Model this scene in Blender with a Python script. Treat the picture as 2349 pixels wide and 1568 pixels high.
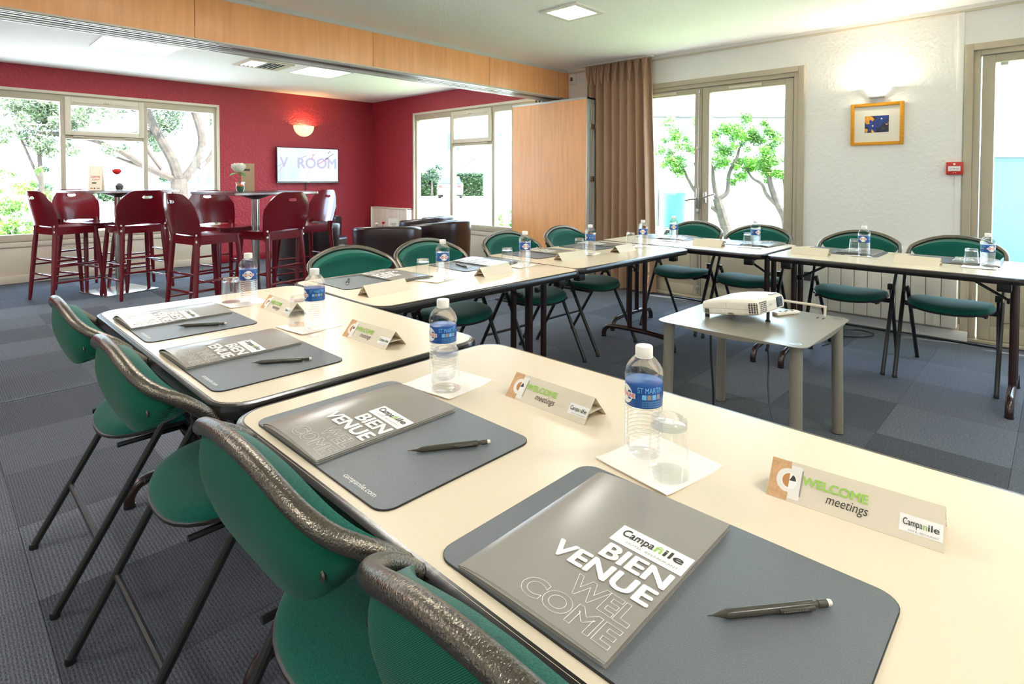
import bpy, bmesh, math, random
from mathutils import Vector, Matrix
random.seed(7)
for o in list(bpy.data.objects): bpy.data.objects.remove(o, do_unlink=True)
S = bpy.context.scene
COL = S.collection
PI = math.pi

# ---------------------------------------------------------------- camera
EYE = 1.24
R_ = Vector((0.69417, -0.71981, 0.00191)); 
def _basis():
    yaw, pitch, roll = 0.803346, 0.0260951, 0.00191173
    f = Vector((math.sin(yaw)*math.cos(pitch), math.cos(yaw)*math.cos(pitch), -math.sin(pitch)))
    r = Vector((math.cos(yaw), -math.sin(yaw), 0)); u = r.cross(f)
    r2 = r*math.cos(roll) + u*math.sin(roll); u2 = u*math.cos(roll) - r*math.sin(roll)
    return r2, u2, f
_r, _u, _f = _basis()
cd = bpy.data.cameras.new('camera'); cam = bpy.data.objects.new('camera', cd); COL.objects.link(cam)
cam.matrix_world = Matrix(((_r.x, _u.x, -_f.x, 0), (_r.y, _u.y, -_f.y, 0), (_r.z, _u.z, -_f.z, EYE), (0, 0, 0, 1)))
cd.sensor_width = 36; cd.sensor_fit = 'HORIZONTAL'; cd.lens = 1309.34/2349*36
cd.shift_x = 0; cd.shift_y = (441.91-784)/2349
cd.clip_start = 0.05; cd.clip_end = 300
S.camera = cam

# ---------------------------------------------------------------- world, sun, exposure
W = bpy.data.worlds.new('world'); S.world = W; W.use_nodes = True
nt = W.node_tree; bg = nt.nodes['Background']
bg.inputs[0].default_value = (0.58, 0.78, 1.0, 1); bg.inputs[1].default_value = 4.0
sd = bpy.data.lights.new('sun', 'SUN'); sd.energy = 9.0; sd.angle = math.radians(0.6); sd.color = (1, 0.95, 0.86)
sun = bpy.data.objects.new('sun', sd); COL.objects.link(sun)
sun.rotation_euler = Vector((0.13, -0.6, 1.0)).to_track_quat('Z', 'Y').to_euler()
def portal(name, loc, rot, sx, sy):
    l = bpy.data.lights.new(name, 'AREA'); l.shape = 'RECTANGLE'; l.size = sx; l.size_y = sy
    l.cycles.is_portal = True
    o = bpy.data.objects.new(name, l); COL.objects.link(o); o.location = loc; o.rotation_euler = rot
WX, WY, CH = 5.542, 8.755, 2.5515
portal('window_portal', (1.615, WY+0.2, 1.4), (-PI/2, 0, 0), 2.8, 1.8)
portal('window_portal', (WX+0.2, 6.17, 1.4), (0, PI/2, 0), 1.8, 2.8)
portal('window_portal', (WX+0.2, 2.66, 1.3), (0, PI/2, 0), 1.7, 1.9)
portal('window_portal', (WX+0.2, -0.28, 1.3), (0, PI/2, 0), 1.7, 1.5)
S.view_settings.view_transform = 'Standard'; S.view_settings.look = 'None'
S.view_settings.exposure = 1.72; S.view_settings.gamma = 1.0; S.view_settings.use_curve_mapping = False
PANEL_E = 11.5
S.cycles.diffuse_bounces = 8; S.cycles.max_bounces = 16; S.cycles.transparent_max_bounces = 24

# ---------------------------------------------------------------- materials
def lin(r, g, b):
    f = lambda c: ((c/255)/12.92 if c <= 10 else (((c/255)+0.055)/1.055)**2.4)
    return (f(r), f(g), f(b), 1)
MATS = {}
def mat(name, col=(0.8,)*3, rough=0.5, metal=0.0, bump=None, noise=None, spec=0.5, coords='Object', emit=None, sheen=0, coat=0, aniso=None):
    """bump=(scale,strength,detail); noise=(scale,amount,[stretch xyz])"""
    m = bpy.data.materials.new(name); m.use_nodes = True; MATS[name] = m
    t = m.node_tree; N = t.nodes; L = t.links; b = N['Principled BSDF']
    c = tuple(col) if len(col) == 4 else tuple(col)+(1,)
    b.inputs['Base Color'].default_value = c
    b.inputs['Roughness'].default_value = rough; b.inputs['Metallic'].default_value = metal
    b.inputs['Specular IOR Level'].default_value = spec
    if sheen: b.inputs['Sheen Weight'].default_value = sheen
    if coat: b.inputs['Coat Weight'].default_value = coat
    if emit: b.inputs['Emission Color'].default_value = tuple(emit[0])+(1,); b.inputs['Emission Strength'].default_value = emit[1]
    if bump or noise:
        tc = N.new('ShaderNodeTexCoord')
        src = tc.outputs[coords]
    if noise:
        mp = N.new('ShaderNodeMapping'); L.new(src, mp.inputs[0])
        if len(noise) > 2: mp.inputs['Scale'].default_value = noise[2]
        nz = N.new('ShaderNodeTexNoise'); nz.inputs['Scale'].default_value = noise[0]; nz.inputs['Detail'].default_value = 4
        L.new(mp.outputs[0], nz.inputs['Vector'])
        mx = N.new('ShaderNodeMix'); mx.data_type = 'RGBA'
        a = noise[1]
        mx.inputs[6].default_value = tuple(x*(1-a) for x in c[:3])+(1,); mx.inputs[7].default_value = tuple(min(1, x*(1+a)) for x in c[:3])+(1,)
        cr = N.new('ShaderNodeMapRange'); cr.inputs[1].default_value = 0.3; cr.inputs[2].default_value = 0.7
        L.new(nz.outputs[0], cr.inputs[0]); L.new(cr.outputs[0], mx.inputs[0]); L.new(mx.outputs[2], b.inputs['Base Color'])
    if bump:
        nb = N.new('ShaderNodeTexNoise'); nb.inputs['Scale'].default_value = bump[0]; nb.inputs['Detail'].default_value = bump[2] if len(bump) > 2 else 2
        L.new(src, nb.inputs['Vector'])
        bp = N.new('ShaderNodeBump'); bp.inputs['Strength'].default_value = bump[1]; bp.inputs['Distance'].default_value = bump[3] if len(bump) > 3 else 0.004
        L.new(nb.outputs[0], bp.inputs['Height']); L.new(bp.outputs[0], b.inputs['Normal'])
    return m
def glassy(name, tint=(0.97, 0.985, 0.98), refr=0.0, ior=1.3, rough=0.0, fres=1.45):
    m = bpy.data.materials.new(name); m.use_nodes = True; t = m.node_tree; N = t.nodes; L = t.links; N.clear()
    out = N.new('ShaderNodeOutputMaterial')
    tr = N.new('ShaderNodeBsdfTransparent'); tr.inputs[0].default_value = tuple(tint)+(1,)
    gl = N.new('ShaderNodeBsdfGlossy'); gl.inputs['Roughness'].default_value = rough; gl.inputs[0].default_value = (1, 1, 1, 1)
    lw = N.new('ShaderNodeLayerWeight'); lw.inputs[0].default_value = 0.5
    pw = N.new('ShaderNodeMath'); pw.operation = 'POWER'; L.new(lw.outputs['Facing'], pw.inputs[0]); pw.inputs[1].default_value = 4.0
    fr = N.new('ShaderNodeMath'); fr.operation = 'MULTIPLY_ADD'; L.new(pw.outputs[0], fr.inputs[0]); fr.inputs[1].default_value = 0.8; fr.inputs[2].default_value = ((fres-1)/(fres+1))**2
    base = tr.outputs[0]
    if refr:
        rf = N.new('ShaderNodeBsdfRefraction'); rf.inputs['IOR'].default_value = ior; rf.inputs[0].default_value = tuple(tint)+(1,)
        ms = N.new('ShaderNodeMixShader'); ms.inputs[0].default_value = refr
        L.new(tr.outputs[0], ms.inputs[1]); L.new(rf.outputs[0], ms.inputs[2]); base = ms.outputs[0]
    mx = N.new('ShaderNodeMixShader'); L.new(fr.outputs[0], mx.inputs[0]); L.new(base, mx.inputs[1]); L.new(gl.outputs[0], mx.inputs[2])
    L.new(mx.outputs[0], out.inputs[0]); MATS[name] = m; return m

M_white = mat('white_wall_plaster', lin(238, 236, 231), 0.85, bump=(34, 0.7, 3, 0.006))
M_red = mat('red_wall_plaster', lin(164, 44, 58), 0.55, bump=(34, 1.0, 3, 0.016))
M_ceil = mat('ceiling_plaster', lin(250, 249, 247), 0.9, bump=(110, 0.7, 2, 0.006))
M_frame = mat('beige_window_paint', lin(184, 172, 150), 0.45)
M_framel = mat('light_beige_paint', lin(212, 202, 182), 0.45)
M_apron = mat('apron_paint', lin(205, 192, 172), 0.55)
M_redtrim = mat('red_trim_paint', lin(135, 15, 32), 0.4)
M_paintw = mat('white_paint', lin(236, 234, 228), 0.4)
M_wood = mat('cherry_laminate', lin(250, 180, 120), 0.38, noise=(3.0, 0.09, (9, 9, 0.7)))
M_alu = mat('aluminium', lin(190, 190, 186), 0.32, 0.9)
M_alup = mat('satin_aluminium', lin(205, 207, 203), 0.35, 0.15)
M_alud = mat('aluminium_dark', lin(110, 108, 104), 0.4, 0.8)
M_steel = mat('brushed_steel', lin(200, 196, 190), 0.25, 1.0)
M_laminate = mat('cream_laminate', lin(226, 211, 184), 0.27, spec=0.5, bump=(220, 0.03, 2, 0.001))
M_black = mat('black_plastic', lin(24, 23, 22), 0.32)
M_blackedge = mat('black_table_edge', lin(30, 28, 26), 0.25, bump=(60, 0.15, 2, 0.002))
M_brown = mat('brown_painted_tube', lin(46, 24, 20), 0.25, spec=0.6)
M_dtube = mat('hammered_dark_tube', lin(34, 34, 33), 0.32, 0.25, bump=(500, 0.7, 2, 0.0008))
M_hoop = mat('hammered_bronze_tube', lin(118, 111, 100), 0.26, 0.9, bump=(330, 0.9, 2, 0.0011), noise=(400, 0.35))
M_green = mat('green_fabric', lin(6, 88, 74), 0.85, noise=(420, 0.35), bump=(500, 0.5, 2, 0.001), sheen=0.22, spec=0.2)
def twill():
    m = mat('green_twill_fabric', lin(6, 104, 74), 0.85, sheen=0.08, spec=0.2); t = m.node_tree; N = t.nodes; L = t.links; b = N['Principled BSDF']
    tc = N.new('ShaderNodeTexCoord'); mp = N.new('ShaderNodeMapping'); mp.inputs['Rotation'].default_value = (0.75, 0, 0); L.new(tc.outputs['Object'], mp.inputs[0])
    wv = N.new('ShaderNodeTexWave'); wv.bands_direction = 'Z'; wv.inputs['Scale'].default_value = 190; wv.inputs['Distortion'].default_value = 1.2; wv.inputs['Detail'].default_value = 2; wv.inputs['Detail Scale'].default_value = 3; L.new(mp.outputs[0], wv.inputs['Vector'])
    mx = N.new('ShaderNodeMix'); mx.data_type = 'RGBA'; mx.inputs[6].default_value = lin(4, 44, 36); mx.inputs[7].default_value = lin(6, 112, 84)
    L.new(wv.outputs['Fac'], mx.inputs[0]); L.new(mx.outputs[2], b.inputs['Base Color']); return m
M_twill = twill()
M_pipe = mat('dark_piping', lin(26, 24, 22), 0.4)
M_pad = mat('grey_desk_pad', lin(104, 109, 112), 0.36, bump=(800, 0.5, 2, 0.001), noise=(900, 0.22))
M_padedge = mat('pad_edge', lin(30, 30, 30), 0.5)
M_folder = mat('grey_folder_card', lin(150, 144, 136), 0.22, spec=0.6)
M_print = mat('white_print', lin(245, 243, 238), 0.4)
M_paper = mat('white_paper', lin(238, 234, 224), 0.6)
M_tent = mat('cream_card', lin(224, 213, 190), 0.5)
M_tentb = mat('plain_card', lin(240, 228, 208), 0.55)
M_tentf = mat('card_print_wood', lin(214, 168, 120), 0.5, noise=(6, 0.15, (30, 2, 30)))
M_textg = mat('green_print', lin(160, 204, 84), 0.5)
M_textd = mat('dark_print', lin(60, 55, 50), 0.5)
M_textm = mat('grey_print', lin(150, 146, 138), 0.5)
M_coffee = mat('coffee_print', lin(196, 134, 74), 0.5)
M_pen = mat('grey_pen_plastic', lin(74, 72, 62), 0.25)
M_eraser = mat('eraser', lin(235, 228, 215), 0.6)
M_napkin = mat('napkin_paper', lin(250, 240, 228), 0.8, bump=(90, 0.15, 3, 0.002))
M_cap = mat('white_cap', lin(246, 242, 232), 0.35)
M_blue = mat('blue_label', lin(24, 78, 150), 0.3)
M_lblue = mat('light_blue_print', lin(110, 185, 235), 0.4)
M_lred = mat('red_print', lin(214, 60, 40), 0.4)
def clear(name, ior, k):
    m = bpy.data.materials.new(name); m.use_nodes = True; t = m.node_tree; N = t.nodes; L = t.links; N.clear()
    out = N.new('ShaderNodeOutputMaterial'); g = N.new('ShaderNodeBsdfGlass'); g.inputs['IOR'].default_value = ior; g.inputs['Roughness'].default_value = 0; g.inputs[0].default_value = (1, 1, 1, 1)
    tr = N.new('ShaderNodeBsdfTransparent'); mx = N.new('ShaderNodeMixShader'); mx.inputs[0].default_value = k
    L.new(tr.outputs[0], mx.inputs[1]); L.new(g.outputs[0], mx.inputs[2]); L.new(mx.outputs[0], out.inputs[0]); return m
M_water = clear('water_bottle_plastic', 1.33, 0.32)
M_glass = clear('drinking_glass', 1.45, 0.35)
M_glassthin = glassy('thin_glass_wall', (0.985, 0.99, 0.99), fres=1.5)
M_pane = glassy('window_glass', (0.97, 0.985, 0.985), fres=1.3)
M_stool = mat('dark_red_lacquer', lin(112, 14, 26), 0.22, spec=0.6, coat=0.3)
M_leather = mat('brown_leather', lin(44, 27, 26), 0.3, bump=(120, 0.2, 3, 0.002), spec=0.6)
M_curtain = mat('taupe_curtain_fabric', lin(176, 142, 116), 0.75, bump=(400, 0.15, 2, 0.001), sheen=0.2)
M_proj = mat('projector_plastic', lin(232, 224, 208), 0.3)
M_cart = mat('grey_beige_metal', lin(150, 145, 130), 0.35, 0.35)
M_carttop = mat('cart_top_metal', lin(160, 156, 142), 0.28, 0.5)
M_orange = mat('ochre_frame_wood', lin(222, 152, 18), 0.35, noise=(12, 0.1, (1, 1, 6)))
M_mount = mat('picture_mount', lin(232, 226, 212), 0.7)
M_alarm = mat('alarm_red', lin(200, 40, 28), 0.3)
M_rad = mat('radiator_enamel', lin(226, 218, 206), 0.35)
M_dark = mat('dark_recess', lin(20, 20, 20), 0.6)
M_bark = mat('bark', lin(66, 58, 50), 0.9, bump=(20, 0.6, 4, 0.02), noise=(8, 0.3))
M_leaf = mat('leaf_green', lin(84, 134, 26), 0.5, noise=(3, 0.45))
M_leafd = mat('leaf_dull', lin(98, 114, 80), 0.5, noise=(3, 0.4))
M_hedge = mat('hedge_leaf', lin(34, 66, 28), 0.5, noise=(3, 0.4))
M_ground = mat('pale_ground', lin(228, 222, 212), 0.9, noise=(2, 0.05))
M_lawn = mat('lawn', lin(120, 150, 80), 0.9, noise=(9, 0.3))
M_courtwall = mat('court_render', lin(150, 154, 160), 0.9); M_courtlow = mat('court_lower_render', lin(138, 143, 150), 0.9); M_stairgrey = mat('stair_concrete', lin(84, 92, 98), 0.9)
M_outwall = mat('outside_render', lin(150, 152, 156), 0.9)
M_teal = mat('teal_plastic', lin(70, 130, 122), 0.5)
M_car = mat('car_white', lin(235, 236, 238), 0.2, coat=0.5)
M_carglass = mat('car_glass', lin(60, 80, 95), 0.1)
M_tyre = mat('tyre', lin(30, 30, 32), 0.7)
M_lampglass = mat('lamp_opal', lin(250, 244, 225), 0.4, emit=((1.0, 0.93, 0.78), .5))
M_lampwarm = mat('lamp_opal_warm', lin(235, 215, 170), 0.4, emit=((1.0, 0.86, 0.6), .25))
M_panel = mat('led_diffuser', (1, 1, 1), 0.5, emit=((1.0, 0.965, 0.90), PANEL_E))
M_petalw = mat('white_petal', lin(246, 242, 226), 0.6)
M_petalr = mat('red_petal', lin(222, 46, 40), 0.6)
M_stem = mat('green_stem', lin(70, 130, 40), 0.6)
M_orangegel = mat('orange_gel', lin(232, 110, 60), 0.3)
M_greengel = mat('green_gel', lin(70, 110, 70), 0.3)
M_tanpaper = mat('tan_menu_paper', lin(206, 176, 140), 0.6)
M_bluewall = mat('frosted_teal_panel', lin(50, 78, 82), 0.4)

def carpet_material():
    m = mat('carpet_tile_pile', (0.1, 0.1, 0.1), 0.95, spec=0.1); t = m.node_tree; N = t.nodes; L = t.links; b = N['Principled BSDF']
    oi = N.new('ShaderNodeObjectInfo'); tc = N.new('ShaderNodeTexCoord')
    sx = N.new('ShaderNodeSeparateXYZ'); L.new(tc.outputs['Object'], sx.inputs[0])
    def math_(op, a, b_=None, c_=None):
        n = N.new('ShaderNodeMath'); n.operation = op
        for i, v in enumerate((a, b_, c_)):
            if v is None: continue
            if isinstance(v, (int, float)): n.inputs[i].default_value = v
            else: L.new(v, n.inputs[i])
        return n.outputs[0]
    # ribs of the pile run along the tile, width differs a little from tile to tile
    per = math_('MULTIPLY_ADD', math_('FRACT', math_('MULTIPLY', oi.outputs['Random'], 7.3)), 240, 560)
    nz0 = N.new('ShaderNodeTexNoise'); nz0.inputs['Scale'].default_value = 60; L.new(tc.outputs['Object'], nz0.inputs['Vector'])
    ph = math_('ADD', math_('MULTIPLY', sx.outputs[0], per), math_('MULTIPLY', nz0.outputs[0], 2.2))
    rib = math_('SINE', ph)
    mp = N.new('ShaderNodeMapping'); mp.inputs['Scale'].default_value = (420, 110, 1); L.new(tc.outputs['Object'], mp.inputs[0])
    nz = N.new('ShaderNodeTexNoise'); nz.inputs['Scale'].default_value = 1; nz.inputs['Detail'].default_value = 3; L.new(mp.outputs[0], nz.inputs['Vector'])
    flk = math_('MULTIPLY', math_('SUBTRACT', nz.outputs[0], 0.5), 2.4)
    br = math_('MULTIPLY_ADD', oi.outputs['Random'], 0.55, 0.72)
    val = math_('MULTIPLY', br, math_('ADD', 1.0, math_('ADD', math_('MULTIPLY', rib, 0.2), flk)))
    cl = N.new('ShaderNodeClamp'); L.new(val, cl.inputs[0]); cl.inputs[1].default_value = 0.15; cl.inputs[2].default_value = 2.5
    mx = N.new('ShaderNodeVectorMath'); mx.operation = 'SCALE'; mx.inputs[0].default_value = (0.104, 0.112, 0.130); L.new(cl.outputs[0], mx.inputs['Scale'])
    L.new(mx.outputs[0], b.inputs['Base Color'])
    bp = N.new('ShaderNodeBump'); bp.inputs['Strength'].default_value = 0.5; bp.inputs['Distance'].default_value = 0.002
    L.new(rib, bp.inputs['Height']); L.new(bp.outputs[0], b.inputs['Normal'])
    return m
M_carpet = carpet_material()

def screen_material():
    m = mat('screen_picture', (0.05, 0.05, 0.05), 0.15); t = m.node_tree; N = t.nodes; L = t.links; b = N['Principled BSDF']
    tc = N.new('ShaderNodeTexCoord'); nz = N.new('ShaderNodeTexNoise'); nz.inputs['Scale'].default_value = 2.6; nz.inputs['Detail'].default_value = 1
    mp = N.new('ShaderNodeMapping'); mp.inputs['Rotation'].default_value = (0, 0.6, 0); mp.inputs['Scale'].default_value = (1, 1, 0.5)
    L.new(tc.outputs['Object'], mp.inputs[0]); L.new(mp.outputs[0], nz.inputs['Vector'])
    cr = N.new('ShaderNodeValToRGB'); e = cr.color_ramp.elements
    e[0].position = 0.35; e[0].color = lin(196, 214, 244); e[1].position = 0.62; e[1].color = lin(250, 250, 246)
    k = cr.color_ramp.elements.new(0.5); k.color = lin(226, 226, 244)
    L.new(nz.outputs[0], cr.inputs[0]); L.new(cr.outputs[0], b.inputs['Emission Color']); b.inputs['Emission Strength'].default_value = 0.33
    return m
M_screen = screen_material()

# ---------------------------------------------------------------- geometry helpers
class MB:
    def __init__(s): s.v = []; s.f = []; s.m = []; s.mats = []
    def mi(s, m):
        if m not in s.mats: s.mats.append(m)
        return s.mats.index(m)
    def add(s, vs, fs, m, T=None):
        k = len(s.v); i = s.mi(m)
        for p in vs:
            p = Vector(p)
            if T is not None: p = (T @ p) if isinstance(T, Matrix) else Vector(T(p))
            s.v.append(p)
        for f in fs: s.f.append([a+k for a in f]); s.m.append(i)
        return s
    def box(s, a, b, m, T=None):
        x0, x1 = sorted((a[0], b[0])); y0, y1 = sorted((a[1], b[1])); z0, z1 = sorted((a[2], b[2]))
        vs = [(x0,y0,z0),(x1,y0,z0),(x1,y1,z0),(x0,y1,z0),(x0,y0,z1),(x1,y0,z1),(x1,y1,z1),(x0,y1,z1)]
        return s.add(vs, [(0,3,2,1),(4,5,6,7),(0,1,5,4),(1,2,6,5),(2,3,7,6),(3,0,4,7)], m, T)
    def bbox(s, a, b, m, bev=0.004, seg=2, T=None):
        bm = bmesh.new(); bmesh.ops.create_cube(bm, size=1)
        for v in bm.verts: v.co = Vector(((a[0]+b[0])/2+v.co.x*abs(b[0]-a[0]), (a[1]+b[1])/2+v.co.y*abs(b[1]-a[1]), (a[2]+b[2])/2+v.co.z*abs(b[2]-a[2])))
        bmesh.ops.bevel(bm, geom=bm.edges[:], offset=bev, segments=seg, profile=0.5, affect='EDGES')
        return s.bm(bm, m, T)
    def bm(s, bm, m, T=None):
        bm.verts.index_update(); vs = [v.co.copy() for v in bm.verts]; fs = [[v.index for v in f.verts] for f in bm.faces]; bm.free()
        return s.add(vs, fs, m, T)
    def tube(s, pts, r, m, n=10, closed=False, T=None, caps=True):
        pts = [Vector(p) for p in pts]; N = len(pts); rs = r if isinstance(r, (list, tuple)) else [r]*N
        tans = []
        for i in range(N):
            a = pts[(i-1) % N] if (closed or i > 0) else pts[0]; b = pts[(i+1) % N] if (closed or i < N-1) else pts[-1]
            tans.append((b-a).normalized())
        t0 = tans[0]; up = Vector((0, 0, 1)) if abs(t0.z) < 0.9 else Vector((1, 0, 0))
        nrm = (up - t0*up.dot(t0)).normalized(); vs = []
        for i in range(N):
            t = tans[i]; nrm = (nrm - t*nrm.dot(t)).normalized(); bn = t.cross(nrm)
            for k in range(n):
                a = 2*PI*k/n; vs.append(pts[i] + (nrm*math.cos(a) + bn*math.sin(a))*rs[i])
        fs = []
        for i in range(N if closed else N-1):
            j = (i+1) % N
            for k in range(n):
                l = (k+1) % n; fs.append((i*n+k, i*n+l, j*n+l, j*n+k))
        if not closed and caps:
            fs.append(tuple(range(n-1, -1, -1))); fs.append(tuple((N-1)*n+k for k in range(n)))
        return s.add(vs, fs, m, T)
    def lathe(s, prof, m, n=24, T=None, sx=1, sy=1):
        vs = []; fs = []; P = len(prof)
        for r, z in prof:
            for k in range(n):
                a = 2*PI*k/n; vs.append((r*math.cos(a)*sx, r*math.sin(a)*sy, z))
        for i in range(P-1):
            for k in range(n):
                l = (k+1) % n; fs.append((i*n+k, i*n+l, (i+1)*n+l, (i+1)*n+k))
        if prof[0][0] > 1e-6: fs.append(tuple(range(n-1, -1, -1)))
        if prof[-1][0] > 1e-6: fs.append(tuple((P-1)*n+k for k in range(n)))
        return s.add(vs, fs, m, T)
    def grid(s, fn, nu, nv, m, T=None, flip=False):
        vs = [fn(i/nu, j/nv) for j in range(nv+1) for i in range(nu+1)]; fs = []
        for j in range(nv):
            for i in range(nu):
                a = j*(nu+1)+i; q = (a, a+1, a+nu+2, a+nu+1); fs.append(q[::-1] if flip else q)
        return s.add(vs, fs, m, T)
    def slab(s, fn, th, nu, nv, m, T=None, m2=None):
        """closed curved sheet: fn(u,v)->Vector top, th(u,v)->Vector offset to the other side"""
        W_ = nu+1; top = [Vector(fn(i/nu, j/nv)) for j in range(nv+1) for i in range(W_)]
        bot = [top[j*W_+i] + Vector(th(i/nu, j/nv)) for j in range(nv+1) for i in range(W_)]
        K = len(top); fs = []
        for j in range(nv):
            for i in range(nu):
                a = j*W_+i; fs.append((a, a+1, a+W_+1, a+W_)); fs.append((K+a+W_, K+a+W_+1, K+a+1, K+a))
        ed = [(i, i+1) for i in range(nu)] + [(nu+j*W_, nu+(j+1)*W_) for j in range(nv)] + [(nv*W_+i+1, nv*W_+i) for i in range(nu)] + [((j+1)*W_, j*W_) for j in range(nv)]
        for a, b in ed: fs.append((b, a, a+K, b+K))
        return s.add(top+bot, fs, m, T)
    def prism(s, poly, z0, z1, m, T=None, m2=None):
        n = len(poly); vs = [(p[0], p[1], z0) for p in poly] + [(p[0], p[1], z1) for p in poly]
        s.add(vs, [tuple(range(n-1, -1, -1))] + [(k, (k+1) % n, (k+1) % n+n, k+n) for k in range(n)] + [tuple(range(n, 2*n))], m, T)
        return s
    def text(s, body, m, fit, T=None, z=0.0, **kw):
        vs, fs = text_geo(body, **kw)
        if not vs: return s
        x0 = min(v[0] for v in vs); x1 = max(v[0] for v in vs); y0 = min(v[1] for v in vs); y1 = max(v[1] for v in vs)
        a, b, c, d = fit
        if c is None: c = a + (x1-x0)*(d-b)/(y1-y0)
        sx = (c-a)/(x1-x0); sy = (d-b)/(y1-y0)
        return s.add([(a+(v[0]-x0)*sx, b+(v[1]-y0)*sy, z+v[2]*min(sx, sy)) for v in vs], fs, m, T)
    def build(s, name, parent=None, smooth=35, loc=None, mats=None):
        me = bpy.data.meshes.new(name); me.from_pydata([tuple(v) for v in s.v], [], s.f)
        for m in s.mats: me.materials.append(m)
        me.polygons.foreach_set('material_index', s.m)
        me.update()
        if smooth:
            me.shade_smooth(); me.set_sharp_from_angle(angle=math.radians(smooth))
        o = bpy.data.objects.new(name, me); COL.objects.link(o)
        if parent: o.parent = parent
        if loc: o.location = loc
        return o
_TX = {}
def text_geo(body, offset=0.0, outline=0.0, shear=0.0, spacing=1.0, bold=0.0):
    key = (body, offset, outline, shear, spacing, bold)
    if key in _TX: return _TX[key]
    c = bpy.data.curves.new('lettering', 'FONT'); c.body = body; c.size = 1; c.offset = offset; c.shear = shear; c.space_character = spacing
    c.resolution_u = 4
    if outline: c.fill_mode = 'NONE'; c.bevel_depth = outline; c.bevel_resolution = 0
    o = bpy.data.objects.new('lettering', c); COL.objects.link(o)
    dg = bpy.context.evaluated_depsgraph_get(); e = o.evaluated_get(dg); me = e.to_mesh()
    vs = [tuple(v.co) for v in me.vertices]; fs = [tuple(p.vertices) for p in me.polygons]
    e.to_mesh_clear(); bpy.data.objects.remove(o, do_unlink=True); bpy.data.curves.remove(c)
    if bold:
        v0, f0 = list(vs), list(fs)
        for k in range(8):
            dx, dy = bold*math.cos(PI*k/4), bold*math.sin(PI*k/4); n = len(vs)
            vs += [(x+dx, y+dy, z+.0025*(k+1)) for x, y, z in v0]; fs += [tuple(i+n for i in f) for f in f0]
    _TX[key] = (vs, fs); return vs, fs
def smooth_path(pts, n=6):
    pts = [Vector(p) for p in pts]; out = []
    for i in range(len(pts)-1):
        p0 = pts[max(i-1, 0)]; p1 = pts[i]; p2 = pts[i+1]; p3 = pts[min(i+2, len(pts)-1)]
        for k in range(n):
            t = k/n; out.append(0.5*((2*p1)+(-p0+p2)*t+(2*p0-5*p1+4*p2-p3)*t*t+(-p0+3*p1-3*p2+p3)*t**3))
    out.append(pts[-1]); return out
def rrect(x0, y0, x1, y1, r, n=6):
    o = []
    for cx, cy, a0 in ((x1-r, y1-r, 0), (x0+r, y1-r, 90), (x0+r, y0+r, 180), (x1-r, y0+r, 270)):
        for k in range(n+1):
            a = math.radians(a0+90*k/n); o.append((cx+r*math.cos(a), cy+r*math.sin(a)))
    return o
def tagd(o, label=None, cat=None, group=None, kind=None):
    if label: o['label'] = label
    if cat: o['category'] = cat
    if group: o['group'] = group
    if kind: o['kind'] = kind
    return o
def thing(name, label, cat, loc=(0, 0, 0), rz=0, group=None):
    o = bpy.data.objects.new(name, None); o.empty_display_size = 0.05; COL.objects.link(o); o.location = loc; o.rotation_euler = (0, 0, rz)
    return tagd(o, label, cat, group)
def dup(o, loc, rz, label, group=None, rot=None):
    def cp(x, par):
        c = x.copy(); COL.objects.link(c); c.parent = par
        for ch in x.children: cp(ch, c)
        return c
    r = cp(o, None); r.location = loc; r.rotation_euler = rot if rot else (0, 0, rz); r['label'] = label
    if group: r['group'] = group
    return r
def struct(mb, name, parent=None, smooth=35):
    o = mb.build(name, parent, smooth)
    if not parent: o['kind'] = 'structure'
    return o
# ================================================================ SETTING
LX, BY = -3.2, -3.0   # unseen left wall and back wall
# floor: slab under carpet tiles
fl = struct(MB().box((LX, BY, -0.2), (WX+0.12, WY+0.12, -0.008), M_dark), 'floor', smooth=0)
fl.data.materials[0] = M_carpet
tb = MB()
tb.add([(-.2496,-.2496,-.002),(.2496,-.2496,-.002),(.2496,.2496,-.002),(-.2496,.2496,-.002),(-.249,-.249,0),(.249,-.249,0),(.249,.249,0),(-.249,.249,0),
        (-.2496,-.2496,-.008),(.2496,-.2496,-.008),(.2496,.2496,-.008),(-.2496,.2496,-.008)],
       [(4,5,6,7),(0,1,5,4),(1,2,6,5),(2,3,7,6),(3,0,4,7),(8,9,1,0),(9,10,2,1),(10,11,3,2),(11,8,0,3)], M_carpet)
tile0 = None; nt_ = 0
for j in range(19):
    for i in range(14):
        cx = -1.28+0.5*i+0.25; cy = -0.366+0.5*j+0.25
        if cy-0.25 > WY or nt_ >= 298: continue
        if cx < 0.3 and cy < 0.9: continue
        if cx+0.25 > WX+0.13 or cy+0.25 > WY+0.13: continue
        if tile0 is None: tile0 = t = tb.build('carpet_tile', fl, 0)
        else: t = tile0.copy(); COL.objects.link(t)
        t.location = (cx, cy, 0); nt_ += 1
rest = MB()
for j in range(-6, 19):
    for i in range(-4, 14):
        cx = -1.28+0.5*i+0.25; cy = -0.366+0.5*j+0.25
        seen = i >= 0 and j >= 0 and not (cx < 0.3 and cy < 0.9)
        if seen or cx-0.25 < LX or cy-0.25 < BY: continue
        if cx+0.25 > WX+0.13: continue
        rest.box((cx-.2488, cy-.2488, -.008), (cx+.2488, cy+.2488, 0), M_carpet)
o = rest.build('carpet_field', fl, 0); o['kind'] = 'stuff'
st = struct(MB().box((-1.3, 4.165, 0.0), (WX-0.2, 4.185, 0.002), M_dark), 'trim_1')

# ceiling
struct(MB().box((LX, BY, CH), (WX+0.12, WY+0.12, CH+0.15), M_ceil), 'ceiling', smooth=0)
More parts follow.
